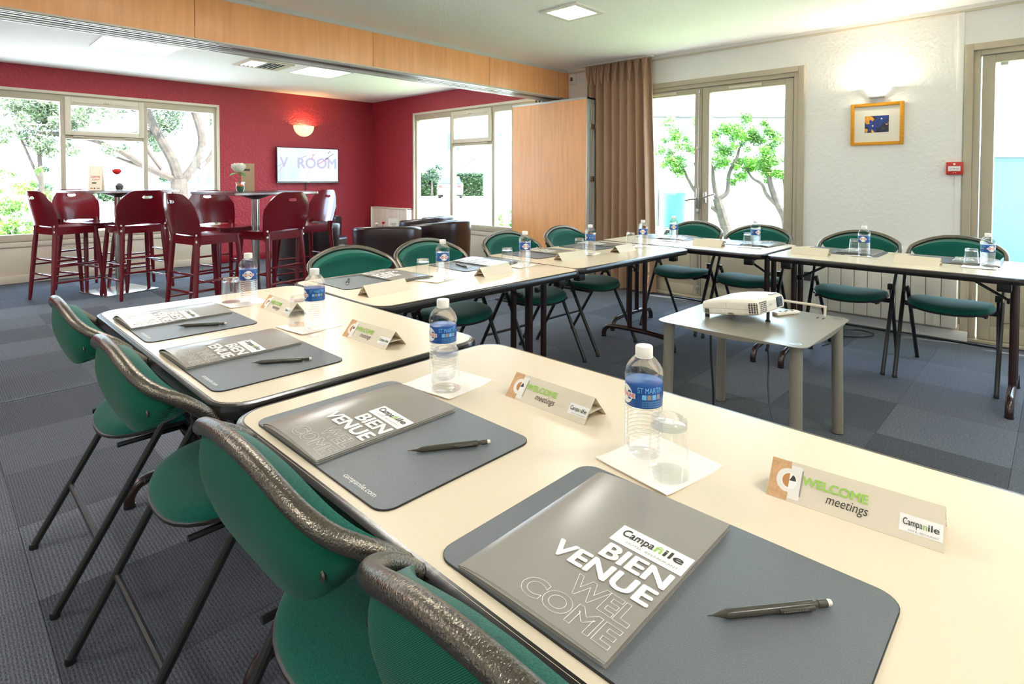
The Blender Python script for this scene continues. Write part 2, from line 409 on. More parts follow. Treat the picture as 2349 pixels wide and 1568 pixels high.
# far wall (television wall) y = WY, window x .23..3.0, z .53..2.27
def wall_y(mb, y0, y1, x0, x1, holes, m):
    xs = x0
    for (a, b, c, d) in holes:
        mb.box((xs, y0, 0), (a, y1, CH), m)
        if c > 0: mb.box((a, y0, 0), (b, y1, c), m)
        mb.box((a, y0, d), (b, y1, CH), m); xs = b
    mb.box((xs, y0, 0), (x1, y1, CH), m)
def wall_x(mb, x0, x1, y0, y1, holes, m):
    ys = y0
    for (a, b, c, d) in holes:
        mb.box((x0, ys, 0), (x1, a, CH), m)
        if c > 0: mb.box((x0, a, 0), (x1, b, c), m)
        mb.box((x0, a, d), (x1, b, CH), m); ys = b
    mb.box((x0, ys, 0), (x1, y1, CH), m)
w = MB(); wall_y(w, WY, WY+0.12, LX, WX+0.12, [(0.23, 3.0, 0.0, 2.274)], M_red); struct(w, 'wall_back', smooth=0)
w = MB(); wall_x(w, WX, WX+0.12, 4.66, WY, [(4.78, 7.555, 0.0, 2.274)], M_red)
wall_x(w, WX, WX+0.12, BY, 4.66, [(-1.25, 0.548, 0, 2.253), (1.69, 3.64, 0, 2.257)], M_white); struct(w, 'wall_right', smooth=0)
struct(MB().box((LX-0.12, BY-.12, 0), (LX, WY+.12, CH), M_white), 'wall_left', smooth=0)
struct(MB().box((LX, BY-0.12, 0), (WX+0.12, BY, CH), M_white), 'wall_front', smooth=0)
# trims
struct(MB().box((WX-0.02, BY, CH-0.028), (WX, 4.39, CH), M_paintw).box((WX-0.012, BY, CH-0.045), (WX, 4.39, CH-0.028), M_framel), 'trim_2')
struct(MB().bbox((WX-0.012, 0.56, 0.0), (WX, 0.60, CH-0.04), M_paintw, 0.002), 'trim_3')
struct(MB().bbox((WX-0.035, 0.50, 0), (WX, 1.62, 0.075), M_paintw, 0.004).bbox((WX-0.022, 0.55, 0.075), (WX, 1.66, 0.125), M_framel, 0.004), 'baseboard_right')
struct(MB().bbox((3.0, WY-0.018, 0), (WX, WY, 0.1), M_redtrim, 0.003), 'baseboard_back')
struct(MB().bbox((WX-0.018, 7.56, 0), (WX, WY, 0.1), M_redtrim, 0.003), 'baseboard_right_far')

# windows: built in a local frame u along wall, z up, d into the room; map to world
def win_frame(name, u0, u1, muls, flip, apron_m):
    """flip False: television wall (u=x, inward=-y). True: right wall (u=y, inward=-x)."""
    def W3(u, d, z): return (WX-d, u, z) if flip else (u, WY-d, z)
    def bx(mb, ua, ub, da, db, za, zb, m, bev=0.003): return mb.bbox(W3(ua, da, za), W3(ub, db, zb), m, bev)
    z0, z1 = 0.53, 2.274
    mb = MB()
    # casing (proud of wall) and outer frame
    for (a, b, c, d) in ((u0, u0+0.035, 0, z1), (u1-0.035, u1, 0, z1), (u0+0.035, u1-0.035, z1-0.035, z1)):
        bx(mb, a, b, -0.1, 0.02, c, d, M_framel)
    a0, a1 = u0+0.035, u1-0.035
    bx(mb, a0, a1, -0.09, -0.01, z1-0.12, z1-0.035, M_frame)
    bx(mb, a0, a0+0.035, -0.09, -0.01, z0, z1-0.12, M_frame); bx(mb, a1-0.035, a1, -0.09, -0.01, z0, z1-0.12, M_frame)
    bx(mb, a0, a1, -0.09, 0.0, z0-0.045, z0+0.035, M_frame)
    fr = struct(mb, name)
    # apron below
    ap = MB(); bx(ap, a0, a1, -0.09, -0.02, 0.0, z0-0.045, apron_m, 0.002); bx(ap, a0, a1, -0.02, -0.005, z0-0.11, z0-0.05, apron_m, 0.003); bx(ap, a0, a1, -0.02, 0.012, 0, 0.09, apron_m, 0.004)
    ap.build('apron_panel', fr)
    for (a, b) in muls:
        q = MB(); bx(q, a, b, -0.09, -0.012, z0+0.03, z1-0.1, M_frame); q.build('mullion', fr)
    return fr, W3, bx, z0, z1
f1, W3, bx, z0, z1 = win_frame('window_1', 0.23, 3.0, [(1.19, 1.24), (2.06, 2.11)], False, M_apron)
def vent_sash(fr, bx, a, b, z0, z1, zt):
    q = MB()
    bx(q, a, b, -0.09, -0.02, zt-0.025, zt+0.02, M_frame); q.build('transom', fr)
    s = MB(); c, d = zt+0.02, z1-0.055; t = 0.055
    bx(s, a-0.005, a+t, -0.07, 0.012, c, d, M_framel); bx(s, b-t, b+0.005, -0.07, 0.012, c, d, M_framel); bx(s, a+t+.0005, b-t-.0005, -0.069, 0.0115, c, c+t, M_framel); bx(s, a+t+.0005, b-t-.0005, -0.069, 0.0115, d-0.10, d, M_framel)
    so = s.build('vent_sash', fr)
    for k in (0.28, 0.72):
        g = MB(); mid = a+(b-a)*k; bx(g, mid-0.15, mid+0.15, 0.012, 0.022, d-0.065, d-0.045, M_framel, 0.002); g.build('vent_slot', so)
    for k in (0.15, 0.8):
        g = MB(); mid = a+(b-a)*k; bx(g, mid-0.05, mid+0.05, 0.0, 0.02, c-0.022, c-0.006, M_frame, 0.002); g.build('hinge', so)
    g = MB()
    for k in (-0.02, 0, 0.02): 
        mid = (a+b)/2+k; bx(g, mid-0.004, mid+0.004, 0.010, 0.0135, d-0.06, d-0.05, M_dark, 0.001)
    g.build('screw_holes', so)
vent_sash(f1, bx, 1.24, 2.06, z0, z1, 1.735)
def panes(fr, W3, spans, name='pane', d=-0.05):
    for (a, b, c, e) in spans:
        p = MB(); p.box(W3(a, d, c), W3(b, d-0.006, e), M_pane); p.build(name, fr, 0)
panes(f1, W3, [(0.3, 1.19, 0.565, 2.154), (1.24, 2.06, 0.565, 1.71), (1.29, 2.01, 1.8, 2.12), (2.11, 2.935, 0.565, 2.154)])
f2, W3b, bxb, z0, z1 = win_frame('window_2', 4.78, 7.555, [(6.60, 6.66), (5.70, 5.75)], True, M_apron)
vent_sash(f2, bxb, 5.75, 6.60, z0, z1, 1.735)
panes(f2, W3b, [(6.66, 7.48, 0.565, 2.154), (5.75, 6.60, 0.565, 1.71), (5.80, 6.55, 1.8, 2.12), (4.85, 5.70, 0.565, 2.154)])

def french_door(name, y0, y1, mids):
    """mids: list of leaf spans (ya,yb)"""
    B = lambda mb, ya, yb, da, db, za, zb, m=M_frame, bev=0.003: mb.bbox((WX-da, ya, za), (WX-db, yb, zb), m, bev)
    mb = MB()
    B(mb, y0, y0+0.05, -0.11, 0.025, 0, 2.255); B(mb, y1-0.05, y1, -0.11, 0.025, 0, 2.255); B(mb, y0+.05, y1-.05, -0.11, 0.025, 2.205, 2.255)
    B(mb, y0+.05, y0+.09, -0.1, 0.008, 0, 2.205); B(mb, y1-.09, y1-.05, -0.1, 0.008, 0, 2.205); B(mb, y0+.09, y1-.09, -0.1, 0.008, 2.165, 2.205)
    B(mb, y0+.05, y1-.05, -0.1, 0.02, 0, 0.025)
    fr = struct(mb, name)
    for (a, b) in mids:
        s = MB(); B(s, a, a+.075, -.07, -.01, .03, 2.16); B(s, b-.075, b, -.07, -.01, .03, 2.16); B(s, a+.075, b-.075, -.07, -.01, 2.105, 2.16); B(s, a+.075, b-.075, -.07, -.01, .5, .6); B(s, a+.075, b-.075, -.07, -.01, .03, .13)
        so = s.build('leaf_frame', fr)
        p = MB(); B(p, a+.07, b-.07, -.055, -.03, .12, .51, M_frame, .004); B(p, a+.12, b-.12, -.035, -.02, .17, .46, M_frame, .006); p.build('lower_panel', fr)
        g = MB(); g.box((WX+.04, a+.07, .59), (WX+.046, b-.07, 2.11), M_pane); g.build('pane', fr, 0)
        v = MB(); B(v, (a+b)/2-.16, (a+b)/2+.16, -.012, .004, 2.122, 2.145, M_framel, .002); v.build('vent_slot', so)
    return fr
d1 = french_door('door_1', 1.685, 3.64, [(1.785, 2.66), (2.665, 3.54)])
g = MB(); g.tube([(WX-.005, 2.69, .05), (WX-.005, 2.69, 2.15)], .007, M_alu, 8)
for z in (.12, .9, 1.55, 2.12): g.bbox((WX-.014, 2.675, z-.02), (WX+.012, 2.705, z+.02), M_alu, .003)
g.build('bolt_rod', d1)
g = MB(); g.bbox((WX-.02, 2.672, .93), (WX+.01, 2.708, 1.14), M_alu, .004).tube([(WX-.02, 2.69, 1.03), (WX-.06, 2.69, 1.03), (WX-.065, 2.76, 1.02), (WX-.065, 2.80, 1.01)], .009, M_steel, 8)
g.build('door_handle', d1)
g = MB(); g.bbox((WX-.02, 2.60, .99), (WX+.01, 2.63, 1.10), M_alu, .004).tube([(WX-.02, 2.615, 1.04), (WX-.055, 2.615, 1.04), (WX-.06, 2.53, 1.07), (WX-.06, 2.49, 1.08)], .008, M_steel, 8)
g.build('door_handle', d1)
d2 = french_door('door_2', -1.25, 0.55, [(-1.15, -0.352), (-0.348, 0.45)])
g = MB(); g.bbox((WX-.012, .30, 2.075), (WX+.01, .345, 2.10), M_alu, .003); g.build('latch', d2)

# ---------------- beam with track
bmx = struct(MB().box((LX, 4.40, 2.235), (WX, 4.655, CH), M_paintw), 'beam', smooth=0)
xs = [-3.2, -1.47, -0.07, 1.35, 2.784, 4.202, 5.35, WX]
for a, b in zip(xs[:-1], xs[1:]):
    p = MB().bbox((a+.002, 4.384, 2.215), (b-.002, 4.40, 2.515), M_wood, .002); p.build('wood_panel', bmx)
MB().box((LX, 4.382, 2.515), (WX, 4.405, CH), M_alup).build('top_trim', bmx, 0)
MB().box((LX, 4.38, 2.203), (WX, 4.395, 2.215), M_framel).build('edge_trim', bmx, 0)
tk = MB()
tk.box((LX, 4.395, 2.205), (WX, 4.655, 2.235), M_alud)
for (a, b, m, z) in ((4.395, 4.41, M_alup, 2.198), (4.44, 4.452, M_alup, 2.20), (4.50, 4.535, M_alud, 2.202), (4.56, 4.575, M_alup, 2.199), (4.60, 4.635, M_paintw, 2.195), (4.645, 4.66, M_alup, 2.192)):
    tk.box((LX, a, z), (WX, b, 2.21), m)
tk.build('sliding_track', bmx, 0)
# wood pier where beam meets the wall
# ---------------- folded partition stack
part = thing('folding_partition', 'orange wood folding partition stacked beside the brown curtain', 'partition', (5.28, 4.505, 0))
for k in range(3):
    x0 = 0.062*k
    y0_, y1_ = (-.6, .6) if k == 0 else (-.585, .585)
    p = MB().box((x0+.003, y0_+.015, .03), (x0+.047, y1_-.015, 2.14), M_wood); po = p.build('wood_panel', part, 0)
    e = MB()
    for y in (y0_, y1_-.015): e.bbox((x0, y, .02), (x0+.05, y+.015, 2.165), M_alup, .002)
    e.bbox((x0, y0_, 2.14), (x0+.05, y1_, 2.165), M_alup, .002).bbox((x0, y0_, .02), (x0+.05, y1_, .035), M_alup, .002)
    e.bbox((x0+.012, y0_-.012, .1), (x0+.038, y0_+.002, 2.08), M_alup, .002)
    e.build('metal_edge', po)
    MB().tube([(x0+.025, -.2, 2.16), (x0+.025, -.2, 2.197)], .012, M_alud, 8).tube([(x0+.025, .2, 2.16), (x0+.025, .2, 2.197)], .012, M_alud, 8).build('hanger', part)
    for z in (.5, 1.2, 1.8): MB().bbox((x0+.04, y0_-.022, z), (x0+.07, y0_-.004, z+.06), M_steel, .003).build('latch', part)

# ---------------- ceiling fittings
def ceil_light(x0, y0, x1, y1, label, fr=0.04):
    o = thing('ceiling_light', label, 'ceiling light', ((x0+x1)/2, (y0+y1)/2, CH))
    hx, hy = (x1-x0)/2, (y1-y0)/2
    f = MB()
    for a, b in (((-hx, -hy), (hx, -hy+fr)), ((-hx, hy-fr), (hx, hy)), ((-hx, -hy+fr), (-hx+fr, hy-fr)), ((hx-fr, -hy+fr), (hx, hy-fr))):
        f.box((a[0], a[1], -.012), (b[0], b[1], 0), M_paintw)
    f.build('frame', o, 0)
    MB().box((-hx+fr, -hy+fr, -.008), (hx-fr, hy-fr, -.002), M_panel).build('diffuser', o, 0)
ceil_light(3.41, 2.63, 3.78, 3.0, 'small square ceiling light near the right wall of the front room', .045)
ceil_light(1.19, 6.38, 1.86, 6.99, 'square ceiling light left of the air vent in the far room')
ceil_light(3.17, 6.36, 3.78, 6.97, 'square ceiling light right of the air vent in the far room')
for (x, y, lb) in ((2.0, -.7, 'above the camera side wall'), (1.3, 2.6, 'above the left end of back row'), (-1.4, .2, 'left of the camera'), (0.4, -1.6, 'behind the camera'), (3.4, -1.6, 'behind the camera towards the right wall'), (-1.2, 3.2, 'at the left side of the front room'), (-1.2, 6.7, 'at the left side of the far room')):  # unseen panels, added outside the view as fill light for both rooms
    ceil_light(x-.3, y-.3, x+.3, y+.3, 'unseen added ceiling fill light '+lb)
cv = thing('air_vent', 'square ceiling air vent with angled slats between two far lights', 'air vent', (2.79, 6.70, CH))
f = MB()
for a, b in (((-.26, -.24), (.26, -.19)), ((-.26, .19), (.26, .24)), ((-.26, -.19), (-.21, .19)), ((.21, -.19), (.26, .19))): f.box((a[0], a[1], -.014), (b[0], b[1], 0), M_framel)
f.build('frame', cv, 0); MB().box((-.21, -.19, -.002), (.21, .19, -.001), M_dark).build('duct_back', cv, 0)
for k in range(9):
    x = -.19+.0475*k; Tm = Matrix.Translation((x, 0, -.009)) @ Matrix.Rotation(.7 if k < 4 else -.7, 4, 'Y')
    MB().box((-.014, -.19, -.001), (.014, .19, .001), M_paintw, Tm).build('slat', cv, 0)
# motion sensor in corner
ms = thing('motion_sensor', 'small white motion sensor in corner beside beam end', 'sensor', (WX, 4.30, 2.43))
MB().bbox((-.05, -.03, -.055), (0, .035, .055), M_paintw, .006).build('housing', ms); MB().bbox((-.053, -.018, -.02), (-.049, .02, .025), M_alud, .002).build('lens', ms)
MB().tube([(-.01, .0, .05), (-.015, .02, .1), (-.01, .03, .12)], .004, M_paintw, 6).build('cable', ms)

# ---------------- wall sconces
def sconce(label, x, y, z, wx, m, mat_, energy, col):
    o = thing('wall_lamp', label, 'wall lamp', (x, y, z), 0)
    # half bowl, local: wall plane at y=0, bowl towards -y
    rx, ry, rz = .17, .12, .17
    s = MB()
    def fn(u, v):
        a = PI*u; b = PI/2*v
        return (rx*math.cos(a)*math.cos(b), -ry*math.sin(a)*math.cos(b), -rz*math.sin(b))
    s.slab(fn, lambda u, v: Vector((math.cos(PI*u)*-.004, .004*math.sin(PI*u), .002)), 20, 10, mat_)
    s.build('bowl_shade', o)
    MB().bbox((-.03, -.02, -.10), (.03, 0, -.03), M_alu, .003).build('wall_bracket', o)
    for sx in (-.155, .155): MB().tube([(sx, -.012, -.01), (sx, -.022, -.01)], .006, M_steel, 8).build('screw', o)
    if wx: o.rotation_euler = (0, 0, -PI/2)
    l = bpy.data.lights.new('sconce_bulb', 'POINT'); l.energy = energy; l.color = col; l.shadow_soft_size = .03
    lo = bpy.data.objects.new('sconce_bulb', l); COL.objects.link(lo); lo.parent = o; lo.location = (0, -.075, -.05)
    return o
sconce('glowing half bowl wall lamp above the television', 4.27, WY, 2.06, False, None, M_lampwarm, 2.4, (1, .6, .26))
sc = thing('wall_lamp', 'lit wall lamp above the yellow framed picture', 'wall lamp', (WX, 1.124, 1.97), -PI/2)
s = MB()
def fn(u, v):
    a = PI*u; r = .05+.055*v
    return (r*1.0*math.cos(a), -r*.75*math.sin(a), -.045+.07*v**1.3)
s.slab(fn, lambda u, v: Vector((math.cos(PI*u)*-.004, .004*math.sin(PI*u), 0)), 20, 6, M_lampglass); s.build('bowl_shade', sc)
MB().bbox((-.055, -.045, -.062), (.055, 0, -.045), M_alu, .004).build('wall_bracket', sc)
l = bpy.data.lights.new('sconce_bulb', 'POINT'); l.energy = 6.5; l.color = (1, .9, .72); l.shadow_soft_size = .03
lo = bpy.data.objects.new('sconce_bulb', l); COL.objects.link(lo); lo.parent = sc; lo.location = (0, -.05, .012)

# ---------------- television
tv = thing('television', 'flat television showing blurred grey letters on the red wall', 'television', (4.318, WY, 1.43))
MB().bbox((-.52, -.075, -.275), (.52, -.045, .282), M_black, .004).box((-.52, -.0755, -.275), (.52, -.0745, -.258), M_alud).build('bezel', tv)
MB().box((-.508, -.0765, -.252), (.508, -.0755, .272), M_screen).build('screen', tv, 0)
M_ghost = mat('ghost_letter', lin(0, 0, 0), .5, emit=(lin(202, 206, 228)[:3], .33)); M_ghostp = mat('ghost_pink', lin(0, 0, 0), .5, emit=(lin(222, 150, 196)[:3], .33)); M_ghostd = mat('ghost_dark', lin(0, 0, 0), .5, emit=(lin(110, 120, 150)[:3], .33))
TT = lambda p: Vector((p[0], -.0772, p[1]))
tx = MB(); tx.text('ROOM', M_ghost, (-.19, -.05, .48, .125), T=TT, bold=.03); tx.build('screen_lettering', tv, 0); tx = MB(); tx.text('V', M_ghost, (-.47, -.04, -.34, .13), T=TT, bold=.03)
tx.build('screen_lettering', tv, 0)
st_ = MB()
for (x, z, a, L_, w_, m) in ((-.44, -.04, .9, .2, .006, M_ghostp), (-.47, .0, .5, .1, .004, M_ghostd), (.06, .14, 1.3, .1, .012, M_ghostp), (.09, .17, .9, .05, .01, M_ghostp), (-.08, .14, .4, .09, .006, M_ghostd), (.38, .17, .55, .12, .01, M_ghostd), (.24, .07, .5, .2, .014, M_ghostp), (.31, .12, .4, .06, .02, M_ghostd), (-.02, -.14, 1.1, .14, .012, M_ghost), (.35, .22, .9, .06, .012, M_ghostd)):
    c, s2 = math.cos(a), math.sin(a)
    q = [(x-c*L_/2-s2*w_/2, z-s2*L_/2+c*w_/2), (x+c*L_/2-s2*w_/2, z+s2*L_/2+c*w_/2), (x+c*L_/2+s2*w_/2, z+s2*L_/2-c*w_/2), (x-c*L_/2+s2*w_/2, z-s2*L_/2-c*w_/2)]
    st_.add([Vector((p[0], -.0774, p[1])) for p in q], [(0, 3, 2, 1)], m)
st_.build('screen_streaks', tv, 0)
MB().bbox((-.2, -.045, -.12), (.2, 0, .12), M_black, .004).build('wall_bracket', tv)
MB().tube([(-.03, -.03, -.26), (-.02, -.012, -.4), (0, -.012, -.7), (.0, -.012, -1.2)], .006, M_black, 6).build('cable', tv)
MB().bbox((-.02, -.077, -.269), (.01, -.0755, -.264), M_print, .0005).build('logo_badge', tv)

# ---------------- picture
pc = thing('framed_picture', 'small framed picture of blue and orange flowers in yellow frame', 'picture', (WX, 1.124, 1.694), -PI/2)
hw, hh, fw_ = .19, .175, .027
f = MB()
for (a, b) in (((-hw, -hh), (-hw+fw_, hh)), ((hw-fw_, -hh), (hw, hh)), ((-hw+fw_, hh-fw_), (hw-fw_, hh)), ((-hw+fw_, -hh), (hw-fw_, -hh+fw_))): f.bbox((a[0], -.022, a[1]), (b[0], 0, b[1]), M_orange, .004)
f.build('frame', pc)
MB().box((-hw+.02, -.008, -hh+.02), (hw-.02, -.004, hh-.02), M_mount).build('mount', pc, 0)
M_pd = mat('print_dark_blue', lin(48, 50, 78), .5, noise=(40, .4)); M_pb = mat('print_blue', lin(44, 66, 140), .5, noise=(60, .3)); M_po = mat('print_orange', lin(244, 166, 50), .5, noise=(50, .2)); M_pg = mat('print_olive', lin(96, 88, 70), .5)
art = MB(); F_ = lambda p, d: Vector((p[0], -.0085-d, p[1]))
art.box((-.086, -.0085, -.07), (.086, -.008, .068), M_pd)
def blob(cx, cz, r, m, d, n=10, seed=1, st=1.0):
    random.seed(seed); pts = [(max(-.086, min(.086, cx+r*(1+.25*math.sin(k*2.3+seed))*math.cos(2*PI*k/n))), max(-.07, min(.068, cz+st*r*(1+.25*math.cos(k*1.7))*math.sin(2*PI*k/n)))) for k in range(n)]
    art.add([F_(p, d) for p in pts], [tuple(range(n))], m)
blob(-.062, .04, .038, M_po, .0004); blob(.072, .005, .014, M_po, .0004, seed=2); blob(-.074, -.05, .016, M_po, .0004, seed=3); blob(-.025, -.058, .016, M_po, .0004, seed=5)
def flower(cx, cz, r, seed):
    for k in range(6):
        a = 2*PI*k/6+seed; px, pz = cx+r*.55*math.cos(a), cz+r*.55*math.sin(a)
        pts = []
        for j in range(8):
            b = 2*PI*j/8; ex, ez = r*.5*math.cos(b), r*.26*math.sin(b)
            X = px+ex*math.cos(a)-ez*math.sin(a); Z = pz+ex*math.sin(a)+ez*math.cos(a); pts.append((max(-.086, min(.086, X)), max(-.07, min(.068, Z))))
        art.add([F_(p, .0006+.0001*k) for p in pts], [tuple(range(8))], M_pb)
    art.add([F_((cx+.007*math.cos(2*PI*j/6), cz+.007*math.sin(2*PI*j/6)), .0016) for j in range(6)], [tuple(range(6))], M_mount)
flower(.035, .042, .06, .3); flower(-.028, -.015, .052, .9)
for k in range(5):
    a = 1.0+.3*k; art.add([F_((.052, -.06), .0012), F_((.052+.045*math.cos(a)*1.0, -.06+.05*math.sin(a)), .0012), F_((.056, -.055), .0012)], [(0, 1, 2)], M_pg)
art.build('print', pc, 0)
# ---------------- fire alarm call point
fa = thing('fire_alarm_button', 'small red fire alarm call point beside the right door frame', 'fire alarm', (WX, .60, 1.32), -PI/2)
MB().bbox((-.052, -.045, -.048), (.052, -.012, .048), M_alarm, .006).build('housing', fa)
MB().bbox((-.038, -.047, -.022), (.038, -.0445, .016), M_paintw, .002).build('press_plate', fa)
g = MB(); TA = lambda p: Vector((p[0], -.0476, p[1]))
for (a, b, c, d) in ((-.028, -.004, -.008, -.002), (.008, -.004, .028, -.002), (-.003, -.006, .003, 0)): g.add([TA((a, b)), TA((c, b)), TA((c, d)), TA((a, d))], [(0, 1, 2, 3)], M_textd)
g.build('arrow_marks', fa, 0)
g = MB(); g.add([Vector((.008*math.cos(2*PI*k/10), -.0455, .031+.008*math.sin(2*PI*k/10))) for k in range(10)], [tuple(range(10))], M_print)
g.tube([(-.004, -.045, -.034), (-.004, -.047, -.034)], .003, M_print, 6).tube([(.010, -.045, -.034), (.010, -.047, -.034)], .003, M_print, 6); g.build('symbol', fa)
MB().bbox((-.05, -.012, -.05), (.052, 0, .046), M_alarm, .002).build('back_box', fa)
so_ = thing('power_socket', 'small wall socket between the glass door and the radiator', 'socket', (WX, 1.63, .36), -PI/2)
MB().bbox((-.04, -.012, -.04), (.04, 0, .04), M_alud, .004).build('plate', so_); MB().tube([(0, -.012, 0), (0, -.016, 0)], .02, M_alud, 14).build('outlet', so_)
# ---------------- radiators
rd = thing('radiator', 'white panel radiator with vertical ribs under the picture', 'radiator', (WX, .56, .1))
n = 10; w_ = .985/n
for k in range(n):
    MB().bbox((-.10, k*w_+.002, .0), (-.03, (k+1)*w_-.002, .53), M_rad, .006).build('rib_section', rd)
MB().bbox((-.09, .0, .515), (-.02, .985, .54), M_rad, .004).bbox((-.03, .1, .1), (0, .2, .45), M_rad, .003).bbox((-.03, .8, .1), (0, .9, .45), M_rad, .003).build('body_cover', rd)
rd2 = thing('wall_heater', 'cream ribbed wall heater in the far corner behind armchairs', 'radiator', (WX, 7.6, .12))
n = 14; w_ = 1.02/n
for k in range(n): MB().bbox((-.10, k*w_+.002, .0), (-.05, (k+1)*w_-.002, .60), M_rad, .004).build('rib_section', rd2)
MB().bbox((-.12, -.02, -.01), (0, 0, .62), M_paintw, .004).bbox((-.12, 1.02, -.01), (0, 1.04, .62), M_paintw, .004).bbox((-.11, -.02, .6), (0, 1.04, .62), M_rad, .003).bbox((-.05, 0, 0), (0, 1.02, .6), M_rad, .003).build('casing', rd2)

# ---------------- curtain
cu = thing('curtain', 'floor length brown pleated curtain beside the glass door', 'curtain', (5.44, 3.19, 0))
def cf(u, v):
    z = .012+2.52*v; top = max(0, (v-.9)/.1); y = .84*u
    amp = .045*(1-.35*top)+.01*math.sin(3.1*v+u*5)
    ph = 2*PI*8.5*u+.35*math.sin(6*u)+.5*math.sin(2.1*v+9*u)*(1-v)
    x = amp*math.sin(ph)*(1-.2*top) + .012*math.sin(2.3*ph+1)*(1-v)
    if top > 0: x += .012*math.sin(3*ph)*top
    flare = (1-v)*.04*(0.5-u)*2
    y2 = y-flare*1.2-.03*(1-v)
    return Vector((x, y2, z))
MB().slab(cf, lambda u, v: Vector((.002, 0, 0)), 150, 40, M_curtain).build('drape', cu)
MB().bbox((-.03, -.02, 2.535), (.03, .87, 2.5515), M_paintw, .003).build('curtain_rail', cu)
for k in range(9):
    y = .05+.093*k; s = MB()
    for d in (-.015, 0, .015): s.tube([(-.048, y+d*1.6, 2.53), (-.052, y+d, 2.43), (-.05, y+d*.5, 2.38), (-.036, y+d*.3, 2.31)], [.006, .008, .007, .003], M_curtain, 6)
    s.build('pinch_pleat', cu)
# ================================================================ MEETING TABLES
def make_table(label):
    """origin at floor under the table centre, long side along local x"""
    L_, D_ = 1.30, .785; o = thing('folding_table', label, 'table', (0, 0, 0), 0, 'cream folding tables set in a U shape')
    top = MB()
    top.prism(rrect(-L_/2+.012, -D_/2+.012, L_/2-.012, D_/2-.012, .07, 7), .712, .74, M_laminate); top.build('tabletop', o)
    e = MB(); prof = [(0, .0), (.010, -.004), (.013, -.012), (.013, -.026), (.008, -.035), (-.02, -.036), (-.02, -.001)]
    loop = rrect(-L_/2+.013, -D_/2+.013, L_/2-.013, D_/2-.013, .07, 7); n = len(loop); P = len(prof); vs = []
    for i, (x, y) in enumerate(loop):
        a, b = Vector(loop[(i-1) % n]), Vector(loop[(i+1) % n]); t = (b-a).normalized(); nr = Vector((t.y, -t.x))
        for (d, z) in prof: vs.append((x+nr.x*d, y+nr.y*d, .7402+z))
    fs = [(i*P+k, ((i+1) % n)*P+k, ((i+1) % n)*P+(k+1) % P, i*P+(k+1) % P) for i in range(n) for k in range(P)]
    e.add(vs, [f[::-1] for f in fs], M_blackedge); e.build('edge_band', o)
    rl = MB(); rl.box((-.56, -.30, .69), (.56, -.27, .712), M_black).box((-.56, .27, .69), (.56, .30, .712), M_black); rl.build('rail', o, 0)
    for s in (-1, 1):
        x = s*(L_/2-.085); lg = MB()
        for y in (-.065, .065): lg.tube([(x, y, .095), (x, y, .70)], .018, M_brown, 12)
        lg.tube([(x, -.30, .70), (x, .30, .70)], .014, M_brown, 8)
        lo = lg.build('leg', o)
        ft = MB(); ft.tube(smooth_path([(x, -.30, .0), (x, -.298, .04), (x, -.27, .078), (x, -.22, .092), (x, -.08, .10), (x, .08, .10), (x, .22, .092), (x, .27, .078), (x, .298, .04), (x, .30, .0)], 4), .0185, M_brown, 12)
        ft.build('foot_arch', o)
        for y in (-.30, .30): MB().lathe([(.02, 0), (.02, .012)], M_black, 12, Matrix.Translation((x, y, 0))).build('foot_cap', o)
        br = MB(); br.tube([(x-s*.02, 0, .56), (x-s*.26, 0, .705)], .008, M_black, 6).bbox((x-s*.035, -.012, .545), (x-s*.0, .012, .575), M_black, .003)
        br.build('brace', o)
        for y in (-.31, .31): MB().bbox((x-.03*s-.03, y-.022, .655), (x-.03*s+.03, y+.022, .704), M_black, .006).build('connector_block', o)
    return o
T1 = make_table('cream folding table nearest the camera, front of left row')
TP = [(.825, .612, PI/2, None), (.825, 1.935, PI/2, 'cream folding table at the far end of the left row'),
      (1.858, 2.258, 0, 'cream folding table on the left of the back row'), (3.145, 2.282, -.012, 'cream folding table on the right of the back row'),
      (4.195, 2.052, PI/2, 'cream folding table at the far end of the right row'), (4.195, .742, PI/2, 'cream folding table at the near end of the right row')]
T1.location = TP[0][:2]+(0,); T1.rotation_euler = (0, 0, TP[0][2])
for x, y, r, lb in TP[1:]: dup(T1, (x, y, 0), r, lb)

